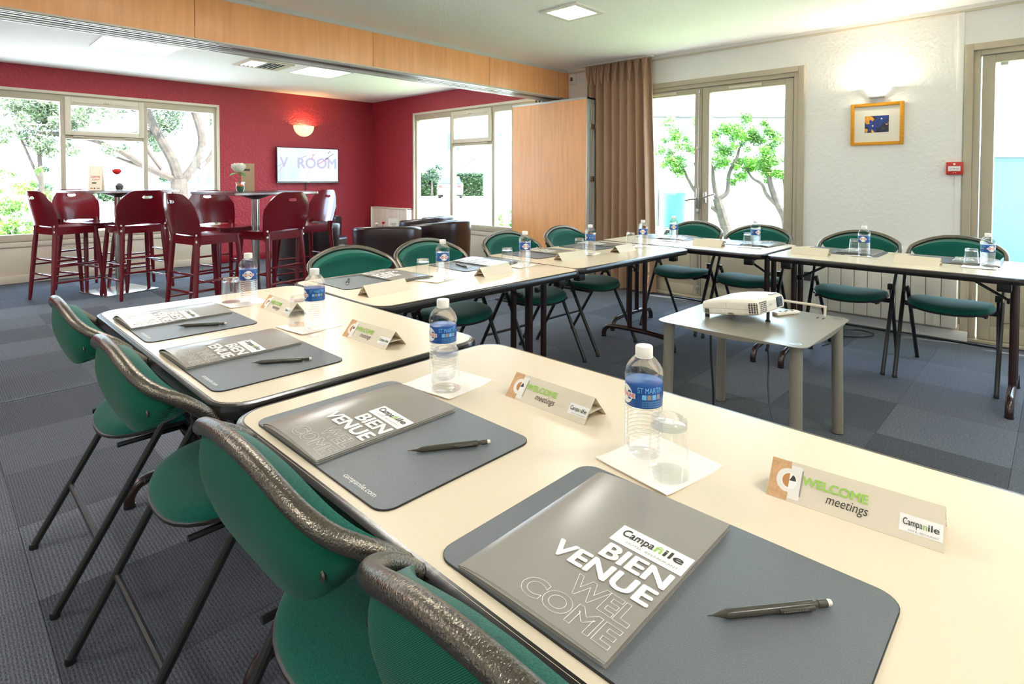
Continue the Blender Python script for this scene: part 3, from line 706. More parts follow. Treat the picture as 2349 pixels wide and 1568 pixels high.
# ================================================================ FOLDING CHAIRS
def make_chair(label):
    """origin on floor midway between rear feet; +x = facing direction"""
    o = thing('folding_chair', label, 'chair', (0, 0, 0), 0, 'green padded folding chairs around the U tables')
    half = [(.046, 0, .855), (.048, .07, .850), (.053, .13, .836), (.063, .18, .817), (.082, .218, .797), (.110, .241, .779), (.145, .251, .756), (.185, .252, .718), (.23, .252, .662), (.28, .25, .59), (.33, .246, .50)]
    hp = smooth_path(half, 4)
    leg_ = [Vector((.33, .246, .50)).lerp(Vector((.585, .243, .012)), k/4) for k in range(1, 5)]
    def mir(p): return Vector((p.x, -p.y, p.z))
    full = [mir(p) for p in reversed(hp[1:])] + hp
    rs = [  .0122+.0020*min(1, max(0, (p.z-.60)/.12)) for p in full]
    MB().tube(full, rs, M_hoop, 12).build('back_hoop', o)
    for s in (-1, 1): MB().tube([p if s > 0 else mir(p) for p in hp[-3:]+leg_], .0121, M_dtube, 12).build('leg', o)
    sub = hp[:23]
    def arc2(s_):
        a = abs(s_)*(len(sub)-1); k = min(len(sub)-2, int(a)); p = sub[k].lerp(sub[k+1], a-k)
        return p if s_ >= 0 else mir(p)
    for s in (-1, 1):
        MB().tube([(0, s*.215, .008), (.305, s*.228, .525)], .0115, M_dtube, 10).build('leg', o)
        MB().lathe([(.0128, 0), (.0128, .016), (.0118, .018)], M_black, 10, Matrix.Translation((.0, s*.215, 0))).build('foot_cap', o)
        MB().lathe([(.0138, 0), (.0138, .016), (.0125, .018)], M_black, 10, Matrix.Translation((.583, s*.243, 0))).build('foot_cap', o)
        MB().bbox((.290, s*.215-.004, .50), (.325, s*.238+.006, .54), M_dtube, .004).build('pivot', o)
    MB().tube([(.102, -.219, .175), (.102, .219, .175)], .009, M_dtube, 8).build('stretcher', o)
    # backrest: outer fabric shell and inner cushion
    def col(u):
        q = 2*u-1; top = arc2(q); k = .012
        zb = .680+.075*abs(q)**3.0
        return Vector((top.x, top.y*.965, top.z-k)), min(zb, top.z-k-.006)
    def outer(u, v):
        t, zb = col(u); z = zb+(t.z-zb)*v; q = 2*u-1
        return Vector((t.x-.002+(t.z-z)*.14*(1-q*q)-.012*math.sin(PI*v)*(1-abs(q)**4), t.y*(1-.05*(1-v)**2), z))
    MB().slab(outer, lambda u, v: Vector((.012, 0, 0)), 30, 8, M_twill).build('backrest_shell', o)
    def inner(u, v):
        p = outer(u, v); e = max(0, 1-abs(2*u-1)**6)*max(0, 1-abs(2*v-1)**6)
        return p+Vector((.012+.052*e**.42, 0, 0))
    MB().slab(inner, lambda u, v: Vector((-.001-.052*(max(0, 1-abs(2*u-1)**6)*max(0, 1-abs(2*v-1)**6))**.42*.9, 0, 0)), 26, 12, M_green).build('back_cushion', o)
    for s in (-1, 1):
        b = MB(); u = .5+s*.37; p = outer(u, .45); b.lathe([(.0, .0), (.006, .0), (.0085, -.002), (.006, -.006), (0, -.006)][::-1], M_hoop, 12, Matrix.Translation(p+Vector((-.001, 0, 0))) @ Matrix.Rotation(-PI/2, 4, 'Y'))
        b.build('bolt', o)
    # seat
    def sp(a, k=1.0):
        c, s = math.cos(a), math.sin(a); n_ = 2.7
        r = (abs(c)**n_+abs(s)**n_)**(-1/n_)
        x, y = .335+k*.195*r*c, k*.215*r*s*(1+.04*c)
        return x, y
    n, rings = 36, 7; vs = []; fs = []
    prof = [(0, 1), (.45, 1), (.75, .93), (.9, .78), (.97, .55), (1.0, .25), (1.0, 0), (.94, -.12)]
    for (k, hgt) in prof[1:]:
        for i in range(n):
            x, y = sp(2*PI*i/n, k); sad = .016*(y/.215)**2-.014*((x-.335)/.2)**2+.006
            vs.append((x, y, .437+.038*hgt+sad))
    R = len(prof)-1
    vs.append((.335, 0, .437+.038+.006)); c0 = len(vs)-1
    for i in range(n):
        j = (i+1) % n; fs.append((c0, i, j))
        for r in range(R-1): fs.append((r*n+i, (r+1)*n+i, (r+1)*n+j, r*n+j))
    vs.append((.335, 0, .43)); c1 = len(vs)-1
    for i in range(n): fs.append((c1, (R-1)*n+(i+1) % n, (R-1)*n+i))
    MB().add(vs, fs, M_green).build('seat', o, 60)
    ring = []
    for i in range(n):
        x, y = sp(2*PI*i/n, .99); ring.append((x, y, .434+.016*(y/.215)**2-.014*((x-.335)/.2)**2+.004))
    MB().tube(ring, .007, M_pipe, 6, closed=True).build('seat_piping', o)
    sf = MB(); sf.tube([(.34, -.236, .425), (.34, .236, .425)], .009, M_dtube, 8).tube([(.45, -.19, .428), (.45, .19, .428)], .008, M_dtube, 8)
    for s in (-1, 1): sf.tube([(.16, s*.18, .425), (.48, s*.18, .428)], .008, M_dtube, 8).tube([(.352, s*.240, .445), (.352, s*.18, .428)], .008, M_dtube, 6)
    sf.build('seat_frame', o)
    return o
CH1 = make_chair('green padded folding chair nearest the camera, at bottom edge')
CP = [(.262, .335, 0, None), (.262, .865, 0, 'green padded folding chair, second from camera in left row'),
      (.245, 1.585, 0, 'green padded folding chair, third from camera in left row'), (.242, 2.235, 0, 'green padded folding chair at the far end of left row'),
      (1.62, 2.885, -PI/2, 'green padded folding chair behind back row, leftmost'), (2.15, 2.885, -PI/2, 'green padded folding chair behind back row, second from left'),
      (2.86, 2.885, -PI/2-.03, 'green padded folding chair behind back row, third from left'), (3.49, 2.885, -PI/2, 'green padded folding chair behind back row, beside wood partition'),
      (4.79, 2.30, PI, 'green padded folding chair at right row, before left glass door leaf'), (4.79, 1.75, PI, 'green padded folding chair at right row, before right glass door leaf'),
      (4.79, 1.04, PI, 'green padded folding chair at right row, before the radiator'), (4.79, .49, PI, 'green padded folding chair at right row, nearest right frame edge')]
CH1.location = CP[0][:2]+(0,); CH1.rotation_euler = (0, 0, CP[0][2])
for x, y, r, lb in CP[1:]: dup(CH1, (x, y, 0), r, lb)

# ================================================================ TABLE ITEMS
TZ = .74
def P2(x, y, z=TZ): return Vector((x, y, z))
SEAT = ['nearest place of left row', 'second place of left row', 'third place of left row', 'farthest place of left row',
        'leftmost place of back row', 'second place of back row', 'third place of back row', 'rightmost place of back row',
        'farthest place of right row', 'second farthest place of right row', 'second nearest place of right row', 'nearest place of right row']
# ---- desk pad: local u right, v forward, origin at left front corner
def make_pad():
    o = thing('desk_pad', 'x', 'desk pad', (0, 0, 0), 0, 'grey desk pads')
    MB().prism(rrect(0, 0, .465, .335, .028, 6), 0, .0028, M_padedge).prism(rrect(.001, .001, .464, .334, .027, 6), .0028, .0032, M_pad).build('mat', o)
    t = MB(); t.text('campanile.com', M_paper, (.325, .012, .418, .026), z=.0034); t.build('lettering', o, 0)
    return o
pad = make_pad()
PADS = [(.465, .590, -PI/2), (.465, 1.180, -PI/2), (.464, 1.864, -PI/2), (.464, 2.434, -PI/2),
        (1.765, 2.610, PI), (2.465, 2.605, PI), (3.10, 2.645, PI), (3.68, 2.64, PI),
        (4.548, 2.150, PI/2), (4.555, 1.53, PI/2), (4.535, .835, PI/2), (4.53, .245, PI/2)]
for i, (x, y, a) in enumerate(PADS):
    lb = 'dark grey desk pad with rounded corners, ' + SEAT[i]
    if i == 0: pad.location = (x, y, TZ); pad.rotation_euler = (0, 0, a); pad['label'] = lb
    else: dup(pad, (x, y, TZ), a, lb)
def seat_to_world(i, u, v, z=0):
    x, y, a = PADS[i]; return Vector((x+u*math.cos(a)-v*math.sin(a), y+u*math.sin(a)+v*math.cos(a), TZ+z))
# ---- folder
FW, FH = .222, .315
def make_folder(bulge, label, open_=.012):
    o = thing('welcome_folder', label, 'folder', (0, 0, 0), 0, 'grey welcome folders')
    def zc(u, v=0):
        t = max(0, min(1, u/FW)); return .003 + bulge*math.sin(PI*min(1, t**.62))*(.75+.25*(1-v/FH)) + open_*t
    MB().box((0, 0, .0002), (FW, FH, .0012), M_folder).build('back_cover', o, 0)
    MB().slab(lambda u, v: Vector((.001+u*(FW-.004), .0015+v*(FH-.003), .0015+.35*(zc(u*FW)-.002))), lambda u, v: Vector((0, 0, -.0008)), 24, 2, M_paper).build('inner_sheet', o)
    c = MB(); c.slab(lambda u, v: Vector((FW*u, FH*v, zc(FW*u, FH*v))), lambda u, v: Vector((0, 0, -.0006)), 34, 6, M_folder)
    c.slab(lambda u, v: Vector((.0012*-math.sin(PI*u), FH*v, .0012+u*(zc(0)-.0012))), lambda u, v: Vector((.0006, 0, 0)), 4, 1, M_folder)
    co = c.build('front_cover', o)
    F = lambda p: Vector((p[0], p[1], zc(p[0], p[1])+.0006+p[2]))
    lg = MB(); N_ = 14
    for k in range(N_): a, b = .116+.104*k/N_, .116+.104*(k+1)/N_; lg.add([F(Vector(q)) for q in ((a, .168, 0), (b, .168, 0), (b, .208, 0), (a, .208, 0))], [(0, 1, 2, 3)], M_print)
    lg.build('logo_panel', co, 0)
    G = lambda p: F(p)+Vector((0, 0, .0005))
    tx = MB(); tx.text('Campa', M_textd, (.124, .181, .1705, .2015), T=G, bold=.012); tx.text('n', M_textg, (.1725, .186, .182, .1965), T=G, bold=.012); tx.text('ile', M_textd, (.1845, .186, .212, .2005), T=G, bold=.012)
    tx.add([G(Vector(q)) for q in ((.171, .1965, 0), (.1772, .2005, 0), (.1834, .1965, 0), (.1772, .1985, 0))], [(0, 1, 2, 3)], M_textg)
    tx.text('HOTEL  RESTAURANT', M_textm, (.138, .1745, .212, .1785), T=G); tx.build('logo_lettering', co, 0)
    bw = MB(); bw.text('BIEN', M_print, (.123, .130, .2165, .1625), T=F, bold=.035); bw.text('VENUE', M_print, (.070, .0915, .2155, .1245), T=F, bold=.035); bw.build('bold_lettering', co, 0)
    ow = MB(); ow.text('WEL', M_print, (.128, .0515, .215, .085), T=F, offset=.03, outline=.008); ow.text('COME', M_print, (.086, .0125, .2155, .0455), T=F, offset=.03, outline=.008); ow.build('outline_lettering', co, 0)
    return o
fol_a = make_folder(.006, 'x', .004); fol_b = make_folder(.014, 'x', .003); fol_c = make_folder(.010, 'x', .004)
FOL = [(fol_a, (.468, .545), -PI/2+.02), (fol_c, (.468, 1.142), -PI/2+.0), (fol_b, (.462, 1.838), -PI/2+.03), (fol_b, (.464, 2.392), -PI/2+.02),
       (fol_c, (1.765, 2.58), PI+.05), (fol_c, (2.40, 2.60), PI+.05), (fol_a, (3.055, 2.64), PI+.03), (fol_a, (3.665, 2.64), PI-.04),
       (fol_a, (4.545, 2.20), PI/2+.06), (fol_c, (4.555, 1.50), PI/2-.05), (fol_c, (4.545, .86), PI/2-.03), (fol_c, (4.52, .26), PI/2+.05)]
used = set()
for i, (f, (x, y), a) in enumerate(FOL):
    lb = 'grey welcome folder with white lettering, ' + SEAT[i]
    z = TZ+.0034
    if f.name not in used: used.add(f.name); f.location = (x, y, z); f.rotation_euler = (0, 0, a); f['label'] = lb
    else: dup(f, (x, y, z), a, lb)
# ---- pen
def make_pen():
    o = thing('mechanical_pencil', 'x', 'pencil', (0, 0, 0), 0, 'dark grey mechanical pencils')
    R = Matrix.Translation((0, 0, .0052)) @ Matrix.Rotation(PI/2, 4, 'Y')
    MB().lathe([(.0046, .022), (.0052, .026), (.0052, .128)], M_pen, 14, R).build('barrel', o)
    MB().lathe([(.0004, 0), (.0008, .006), (.0045, .0218)], M_pen, 14, R).build('tip', o)
    MB().lathe([(.0035, .128), (.0035, .134), (.0044, .135), (.0044, .146)], M_pen, 12, R).build('push_button', o)
    MB().lathe([(.0038, .146), (.0038, .150), (.003, .152)], M_eraser, 12, R).build('eraser', o)
    c = MB(); c.bbox((.084, -.0085, .0045), (.127, -.0055, .0085), M_pen, .0008).bbox((.12, -.0068, .005), (.127, .0, .0085), M_pen, .0005); co = c.build('clip', o)
    MB().text('CAMPANILE.COM', M_textm, (.088, .0055, .118, .0075), T=lambda p: Vector((p[0], -.00865, p[1]))).build('clip_lettering', co, 0)
    return o
pen = make_pen()
def pen_at(i, tip, end, first=False):
    a = math.atan2(end[1]-tip[1], end[0]-tip[0]); lb = 'dark grey mechanical pencil on desk pad, ' + SEAT[i]
    if first: pen.location = (tip[0], tip[1], TZ+.0033); pen.rotation_euler = (0, 0, a); pen['label'] = lb
    else: dup(pen, (tip[0], tip[1], TZ+.0033), a, lb)
pen_at(0, (.606, .278), (.733, .178), True); pen_at(1, (.601, .84), (.734, .757)); pen_at(2, (.601, 1.54), (.733, 1.458)); pen_at(3, (.581, 2.102), (.713, 2.015))
pen_at(4, (1.445, 2.50), (1.355, 2.36)); pen_at(5, (2.12, 2.50), (2.09, 2.36)); pen_at(9, (4.42, 1.96), (4.31, 1.86)); pen_at(10, (4.41, 1.30), (4.33, 1.18)); pen_at(11, (4.39, .69), (4.32, .575))
# ---- napkin
def make_napkin(s):
    rnd = random.Random(s); w_ = .155
    def fn(u, v): return Vector(((u-.5)*w_, (v-.5)*w_, .0022+.0008*math.sin(5*u+s)*math.cos(4*v)+.002*(abs(u-.5)*2)**5))
    return MB().slab(fn, lambda u, v: Vector((0, 0, -.0016)), 10, 10, M_napkin).build('napkin')
nap = make_napkin(1)
BOT = [(.897, .535), (.893, 1.098), (.897, 1.770), (.897, 2.318), (1.755, 2.16), (2.36, 2.175), (3.0, 2.19), (3.60, 2.165), (4.12, 2.20), (4.13, 1.57), (4.15, .90), (4.08, .29)]
GLA = [(.865, .468), (.852, 1.038), (.880, 1.847), (.853, 2.378), (1.715, 2.265), (2.33, 2.285), (3.05, 2.315), (3.645, 2.295), (4.20, 2.30), (4.22, 1.66), (4.30, .985), (4.19, .37)]
ROT = [.05, .0, .25, .1, 1.1, .9, 2.2, .6, 1.9, 2.6, .4, 2.0]
for i in range(12):
    bx_, by_ = BOT[i]; gx, gy = GLA[i]; nx, ny = (bx_+gx)/2+.01, (by_+gy)/2; lb = 'square white paper napkin under bottle and glass, ' + SEAT[i]
    a = (-.15, .12, .1, .05, .2, .1, .3, .1, .2, .1, .05, .02)[i]
    if i == 0: n_ = nap; n_.location = (nx, ny, TZ); n_.rotation_euler = (0, 0, a)
    else: n_ = nap.copy(); COL.objects.link(n_); n_.location = (nx, ny, TZ); n_.rotation_euler = (0, 0, a)
    tagd(n_, lb, 'napkin', 'white napkins')
# ---- bottle
def make_bottle():
    o = thing('water_bottle', 'x', 'bottle', (0, 0, 0), 0, 'small water bottles')
    pr = [(.012, .004), (.024, .0), (.029, .002), (.0325, .009), (.0328, .016)]
    z = .020
    while z < .088:
        pr += [(.0336, z), (.0334, z+.0016), (.0312, z+.0044), (.0334, z+.0068)]; z += .0072
    pr += [(.0322, .090), (.0322, .134), (.0342, .139), (.0346, .146), (.0335, .153), (.0285, .163), (.0205, .173), (.0145, .178), (.0125, .181), (.0125, .1945)]
    MB().lathe(pr, M_water, 40).build('bottle_body', o, 60)
    cp = []; MB().lathe([(.0150, .178), (.0155, .180), (.0155, .1935), (.0145, .1955), (0, .1957)], M_cap, 28).lathe([(.0158, .1755), (.0158, .1775), (.0130, .1778)], M_cap, 28).build('cap', o)
    lb = MB(); lb.lathe([(.0328, .093), (.0331, .0935), (.0331, .1325), (.0328, .133)], M_blue, 40)
    lo = lb.build('label_sleeve', o, 60)
    def Tc(r):
        return lambda p: Vector((r*math.cos(p[0]/.0331-PI/2), r*math.sin(p[0]/.0331-PI/2), p[1]))
    t = MB()
    for off, side in ((-.0, 0), (.104, 1)):
        t.text('ST MARTIN', M_lblue, (off+.004, .120, off+.052, .130), T=Tc(.03335), bold=.01)
        for k in range(3): t.text('EAU DE SOURCE MINERALE', M_lblue, (off+.012, .0955+.004*k, off+.046, .0980+.004*k), T=Tc(.03335))
        for k in range(4):
            x = off+.012+.009*k; A = [(x, .109), (x+.0075, .109), (x+.0075, .1175), (x, .1175)]; t.add([Tc(.03335)(Vector((a, b, 0))) for a, b in A], [(0, 1, 2, 3)], M_textm if k % 2 else M_lblue)
        cx = off-.022; ov = [Tc(.03345)(Vector((cx+.0165*math.cos(2*PI*k/20), .113+.0165*math.sin(2*PI*k/20), 0))) for k in range(20)]
        t.add(ov+[Tc(.03355)(Vector((cx, .113, 0)))], [(k, (k+1) % 20, 20) for k in range(20)], M_print)
        bn = [(cx-.022+.044*k/8, z) for k in range(9) for z in (.1085, .1175)]
        t.add([Tc(.0337)(Vector((a, b, 0))) for a, b in bn], [(2*k, 2*k+2, 2*k+3, 2*k+1) for k in range(8)], M_print)
        t.text('CRISTALINE', M_lred, (cx-.021, .1095, cx+.021, .1165), T=Tc(.0339), bold=.02)
    t.build('label_lettering', lo, 0)
    return o
bot = make_bottle()
def make_glass():
    o = thing('tumbler', 'x', 'glass', (0, 0, 0), 0, 'upturned drinking glasses')
    pr = [(.0355, 0), (.0362, .0), (.0362, .002), (.0300, .080), (.0292, .092), (.0275, .095), (.0, .095)]
    inner = [(.0, .083), (.024, .083), (.0275, .080), (.0350, .0015), (.0355, 0)]
    MB().lathe([(.0350, .0005), (.0347, .0015), (.0285, .076), (.0280, .080)], M_glassthin, 48).lathe([(.0352, .0), (.0360, .0), (.0362, .0015), (.0302, .0795)], M_glassthin, 48).lathe([(.0345, .0004), (.0362, .0004)], M_glassthin, 48).build('wall', o, 60)
    MB().lathe([(0, .083), (.022, .083), (.0275, .0800), (.0302, .0800), (.0298, .092), (.0280, .095), (.0240, .0952), (.0225, .0938), (.0, .0935)], M_glass, 48).build('base', o, 60)
    return o
gls = make_glass()
for i in range(12):
    lb = 'clear water bottle with blue label and white cap, ' + SEAT[i]; lg_ = 'clear drinking glass turned upside down, ' + SEAT[i]
    view = math.atan2(BOT[i][1], BOT[i][0]); rz = view + PI/2 + PI + [ .35, .4, .25, -.55, -.9, .5, .1, -.65, -.6, 1.2, -1.0, 1.7][i] - PI
    # label front (local -y) turned to the camera plus a small twist
    rz = view - PI/2 + [-.45, -.45, -.6, -.0+.65, .9, .85, -.6, .65, .65, 1.3, .5, 1.2][i]
    if i == 0:
        bot.location = (*BOT[0], TZ+.0045); bot.rotation_euler = (0, 0, rz); bot['label'] = lb; gls.location = (*GLA[0], TZ+.0045); gls['label'] = lg_
    else:
        dup(bot, (*BOT[i], TZ+.0045), rz, lb); dup(gls, (*GLA[i], TZ+.0045), 0, lg_)
# ---- name tents: local x along length, front face towards -y
def make_tent(printed, label):
    o = thing('name_tent', label, 'name card', (0, 0, 0), 0, 'folded name cards'); Lx, b, h_ = .225, .038, .046
    m = M_tent if printed else M_tentb
    c = MB()
    for s in (-1, 1):
        nrm = Vector((0, s*h_, b)).normalized()*.0006
        c.add([Vector(p)+q for q in (Vector(), nrm) for p in ((0, s*b, 0), (Lx, s*b, 0), (Lx, 0, h_), (0, 0, h_))], [(0, 1, 2, 3), (7, 6, 5, 4), (0, 4, 5, 1), (1, 5, 6, 2), (2, 6, 7, 3), (3, 7, 4, 0)], m)
    c.box((.0, -b*.55, .018), (Lx, b*.55, .0186), m)
    co = c.build('card', o, 0)
    if printed:
        k_ = math.hypot(b, h_); up = Vector((0, b/k_, h_/k_)); nr = Vector((0, -h_/k_, b/k_))
        F = lambda d: (lambda p: Vector((p[0], -b, 0))+up*p[1]+nr*(.0008+d+p[2]))
        w = MB(); sc_ = k_/.055
        def quad(a, bb, m_, d=0): w.add([F(d)(Vector((x, y*sc_, 0))) for x, y in ((a[0], a[1]), (bb[0], a[1]), (bb[0], bb[1]), (a[0], bb[1]))], [(0, 1, 2, 3)], m_)
        def disc(cx, cy, r, m_, d, a0=0, a1=2*PI): w.add([F(d)(Vector((cx, cy*sc_, 0)))]+[F(d)(Vector((cx+r*math.cos(a0+(a1-a0)*k/24), (cy+r*math.sin(a0+(a1-a0)*k/24))*sc_, 0))) for k in range(25)], [(0, k+1, k+2) for k in range(24)], m_)
        quad((.0005, .0005), (.029, .0545), M_tentf); disc(.027, .028, .0165, M_paper, .0002); quad((.030, .004), (.046, .050), M_paper, .0003)
        disc(.029, .028, .0115, M_print, .0005); disc(.029, .028, .0098, M_coffee, .0006, PI/2, 3*PI/2); disc(.029, .028, .0098, M_textd, .0006, .1, 1.1)
        quad((.0455, .010), (.0475, .046), M_textm, .0005)
        w.build('picture_print', co, 0)
        t = MB(); t.text('WELCOME', M_textg, (.047, .0275*sc_, .1355, .040*sc_), T=F(.0007), bold=.03); t.text('meetings', M_textd, (.082, .009*sc_, .1365, .0245*sc_), T=F(.0006), shear=.25); t.build('lettering', co, 0)
        q = MB(); q.add([F(.0002)(Vector((x, y*sc_, 0))) for x, y in ((.174, .011), (.2235, .011), (.2235, .032), (.174, .032))], [(0, 1, 2, 3)], M_print)
        q.text('Campa', M_textd, (.178, .0165*sc_, .2005, .0275*sc_), T=F(.0005), bold=.012); q.text('n', M_textg, (.2013, .019*sc_, .2058, .0245*sc_), T=F(.0005), bold=.012); q.text('ile', M_textd, (.2068, .019*sc_, .2195, .0270*sc_), T=F(.0005), bold=.012)
        q.text('HOTEL  RESTAURANT', M_textm, (.185, .0125*sc_, .2195, .0148*sc_), T=F(.0005)); q.build('logo', co, 0)
    return o
ten = make_tent(True, 'x'); tpl = make_tent(False, 'x')
# position of left front corner and direction of the length
TEN = [(0, (.923, .329), (.940, .106)), (1, (.925, .912), (.924, .688)), (2, (.918, 1.631), (.929, 1.408)), (3, (.896, 2.206), (.900, 1.985)),
       (4, (1.505, 2.165), (1.28, 2.145)), (5, (2.175, 2.165), (1.95, 2.15)), (6, (2.895, 2.20), (2.67, 2.225)), (7, (3.44, 2.20), (3.215, 2.185)),
       (9, (4.10, 1.775), (4.10, 2.0)), (10, (4.10, 1.075), (4.10, 1.30)), (11, (4.085, .49), (4.10, .715))]
first = {}
for i, a, b in TEN:
    src = ten; kind = 'a'
    ang = math.atan2(b[1]-a[1], b[0]-a[0]); off = Vector((-math.sin(ang), math.cos(ang)))*.038
    loc = (a[0]+off.x, a[1]+off.y, TZ)
    lb = 'folded cream name card, ' + SEAT[i]
    if 'a' not in first: first['a'] = 1; ten.location = loc; ten.rotation_euler = (0, 0, ang); ten['label'] = lb
    else: dup(ten, loc, ang, lb)
for c_ in list(tpl.children): bpy.data.objects.remove(c_, do_unlink=True)
bpy.data.objects.remove(tpl, do_unlink=True)

# ================================================================ PROJECTOR CART
cx0, cy0, CZ = 2.485, 1.345, .56   # back/left leg corner; spans to (3.07,.775)
cart = thing('projector_cart', 'grey metal projector cart with four round legs', 'cart', (2.78, 1.06, 0))
hx, hy = .295, .285
poly = [(-hx-.05, hy+.04), (-hx-.045, -hy+.0), (-hx-.0, -hy-.055), (hx-.0, -hy-.055), (hx+.05, -hy-.01), (hx+.05, hy+.03), (hx, hy+.06), (-hx, hy+.06)]
c = MB()
def tf(u, v):
    x = -hx-.05+(2*hx+.10)*u; y = -hy-.05+(2*hy+.10)*v; z = CZ
    return Vector((x, y, z))
outl = rrect(-hx-.05, -hy-.05, hx+.05, hy+.05, .05, 4)
c.prism(outl, CZ-.004, CZ, M_carttop)
top_ = c.build('top_plate', cart)
sk = MB()
for (a, b) in (((-hx-.049, hy-.02), (-hx-.049, -hy+.02)), ((-hx+.02, -hy-.049), (hx-.02, -hy-.049)), ((hx+.049, -hy+.02), (hx+.049, hy-.02)), ((hx-.02, hy+.049), (-hx+.02, hy+.049))):
    A, B_ = Vector((*a, CZ)), Vector((*b, CZ)); d = (B_-A)
    sk.slab(lambda u, v, A=A, d=d: A+d*u-Vector((0, 0, v*.02*math.sin(PI*u)+.0005)), lambda u, v, d=d: Vector((-d.y, d.x, 0)).normalized()*-.002, 16, 1, M_cart)
sk.build('edge_skirt', cart)
for (x, y) in ((-hx, hy), (-hx, -hy), (hx, -hy), (hx, hy)):
    MB().tube([(x*1.03, y*1.03, .005), (x, y, CZ-.004)], .025, M_cart, 18).build('leg', cart)
    MB().lathe([(.017, CZ), (.021, CZ+.0015), (.024, CZ+.0008)], M_steel, 16, Matrix.Translation((x, y, 0))).build('cap_ring', cart)
g = MB(); g.tube(smooth_path([(hx+.02, -hy+.06, CZ), (hx+.022, -hy+.06, CZ+.035), (hx+.024, -hy+.075, CZ+.045), (hx+.02, -.02, CZ+.047), (hx+.02, hy-.08, CZ+.047), (hx+.02, hy-.06, CZ+.03), (hx+.02, hy-.06, CZ)], 5), .0065, M_framel, 8); g.build('side_handle', cart)
g = MB()
for y in (-.24, -.215): g.bbox((.24, y, CZ), (.27, y+.008, CZ+.001), M_dark, .0004)
g.build('slot', cart)
pr = thing('projector', 'white projector tilted up on the grey cart', 'projector', (2.80, 1.13, CZ), 0)
def make_projector():
    # local: +x = lens face, y = width; origin rear edge bottom ; tilt about rear feet
    Tm = Matrix.Translation((-.13, 0, .014)) @ Matrix.Rotation(-math.radians(7.0), 4, 'Y')
    T = lambda p: Tm @ Vector((p[0]*1.1, p[1], p[2]))
    w, l, h_ = .148, .26, .077
    b = MB()
    def ring(x, zt, zb, hw, r):
        pts = []
        for (sy, sz, cz) in ((1, 1, zt-r), (-1, 1, zt-r), (-1, -1, zb+r*.6), (1, -1, zb+r*.6)):
            for k in range(5):
                a = {(1, 1): 0, (-1, 1): 90, (-1, -1): 180, (1, -1): 270}[(sy, sz)]+90*k/4; rr = r if sz > 0 else r*.6
                pts.append((x, sy*(hw-rr)+rr*math.cos(math.radians(a)), cz+rr*math.sin(math.radians(a))))
        return pts
    secs = [(0.0, .052, .010, w-.012, .012), (.006, .060, .004, w-.003, .016), (.03, .066, 0, w, .018), (.10, .075, 0, w, .020), (.18, .077, 0, w, .022), (.235, .074, .002, w-.002, .024), (.253, .066, .006, w-.010, .024), (.258, .060, .012, w-.02, .018)]
    rings = [ring(*s_) for s_ in secs]; n = len(rings[0]); vs = [p for r in rings for p in r]; fs = []
    for i in range(len(rings)-1):
        for k in range(n): j = (k+1) % n; fs.append((i*n+k, (i+1)*n+k, (i+1)*n+j, i*n+j))
    fs.append(tuple(range(n))); fs.append(tuple((len(rings)-1)*n+k for k in range(n-1, -1, -1)))
    b.add(vs, fs, M_proj, T); bo = b.build('casing', pr)
    # seam line and panel
    s = MB(); s.box((.01, -w-.0006, .030), (.235, -w+.001, .0312), M_textm, T).box((.118, -w-.0006, .031), (.1188, -w+.001, .060), M_textm, T); s.build('seam_line', bo, 0)
    # vent grille at front corner on side y=-w : on front face left part
    v = MB(); v.bbox((.2545, -.125, .012), (.2595, -.065, .064), M_dark, .002, 2, T)
    for k in range(7): v.box((.259, -.126, .0125+.0085*k), (.2615, -.064, .0145+.0085*k), M_proj, T)
    for k in range(5): v.box((.259, -.126+.0155*k, .012), (.261, -.124+.0155*k, .065), M_proj, T)
    v.build('vent_grille', bo, 0)
    q = MB(); q.bbox((.215, -.1475, .010), (.252, -.138, .060), M_dark, .001, 1, T)
    for k in range(6): q.box((.214, -.1495, .013+.0085*k), (.253, -.1465, .015+.0085*k), M_proj, T)
    for k in range(4): q.box((.215+.011*k, -.1495, .012), (.217+.011*k, -.1465, .06), M_proj, T)
    q.build('vent_grille', bo, 0)
    ln = MB(); ln.bbox((.254, .045, .014), (.2605, .108, .062), M_dark, .004, 2, T); TL = Matrix.Translation(Tm @ Vector((.2605*1.1, .074, .038))) @ Matrix.Rotation(PI/2-math.radians(7), 4, 'Y')
    ln.lathe([(.021, -.002), (.021, .001), (.017, .0015), (.014, -.001), (0, .001)], M_carglass, 20, TL); ln.build('lens', pr)
    MB().text('EPSON', M_textm, (-.035, .034, -.002, .042), T=lambda p: T((.2589, p[0], p[1]))).build('lettering', bo, 0)
    k = MB(); k.bbox((.015, -w-.001, .006), (.037, -w+.004, .027), M_alud, .002, 2, T); k.build('power_inlet', bo)
    k = MB(); k.box((.055, -w-.0008, .012), (.105, -w+.001, .026), M_paintw, T)
    for zz in (.0145, .018, .0215): k.text('CAUTION WARNING', M_textm, (.062, zz, .098, zz+.0022), T=lambda p: T((p[0], -w-.001, p[1])))
    k.build('rating_label', bo, 0)
    k = MB()
    for j in range(6): k.box((.125+.004*j, -w-.0008, .004), (.1265+.004*j, -w+.001, .013), M_dark, T)
    k.build('speaker_slots', bo, 0)
    k = MB(); k.bbox((.13, -.05, .0762), (.17, .01, .0775), M_framel, .001, 1, T).bbox((.13, .03, .0762), (.16, .06, .0775), M_framel, .001, 1, T).bbox((.22, .05, .0755), (.24, .11, .0775), M_alu, .001, 1, T); k.build('control_keys', bo)
    for y in (-.125, .125): MB().lathe([(.011, 0), (.011, .016)], M_black, 14, Matrix.Translation((-.115, y, 0))).build('foot', pr)
    MB().lathe([(.011, 0), (.012, .004), (.0075, .008), (.0075, .045)], M_black, 14, Matrix.Translation((.128, 0, 0))).build('front_foot', pr)
make_projector()
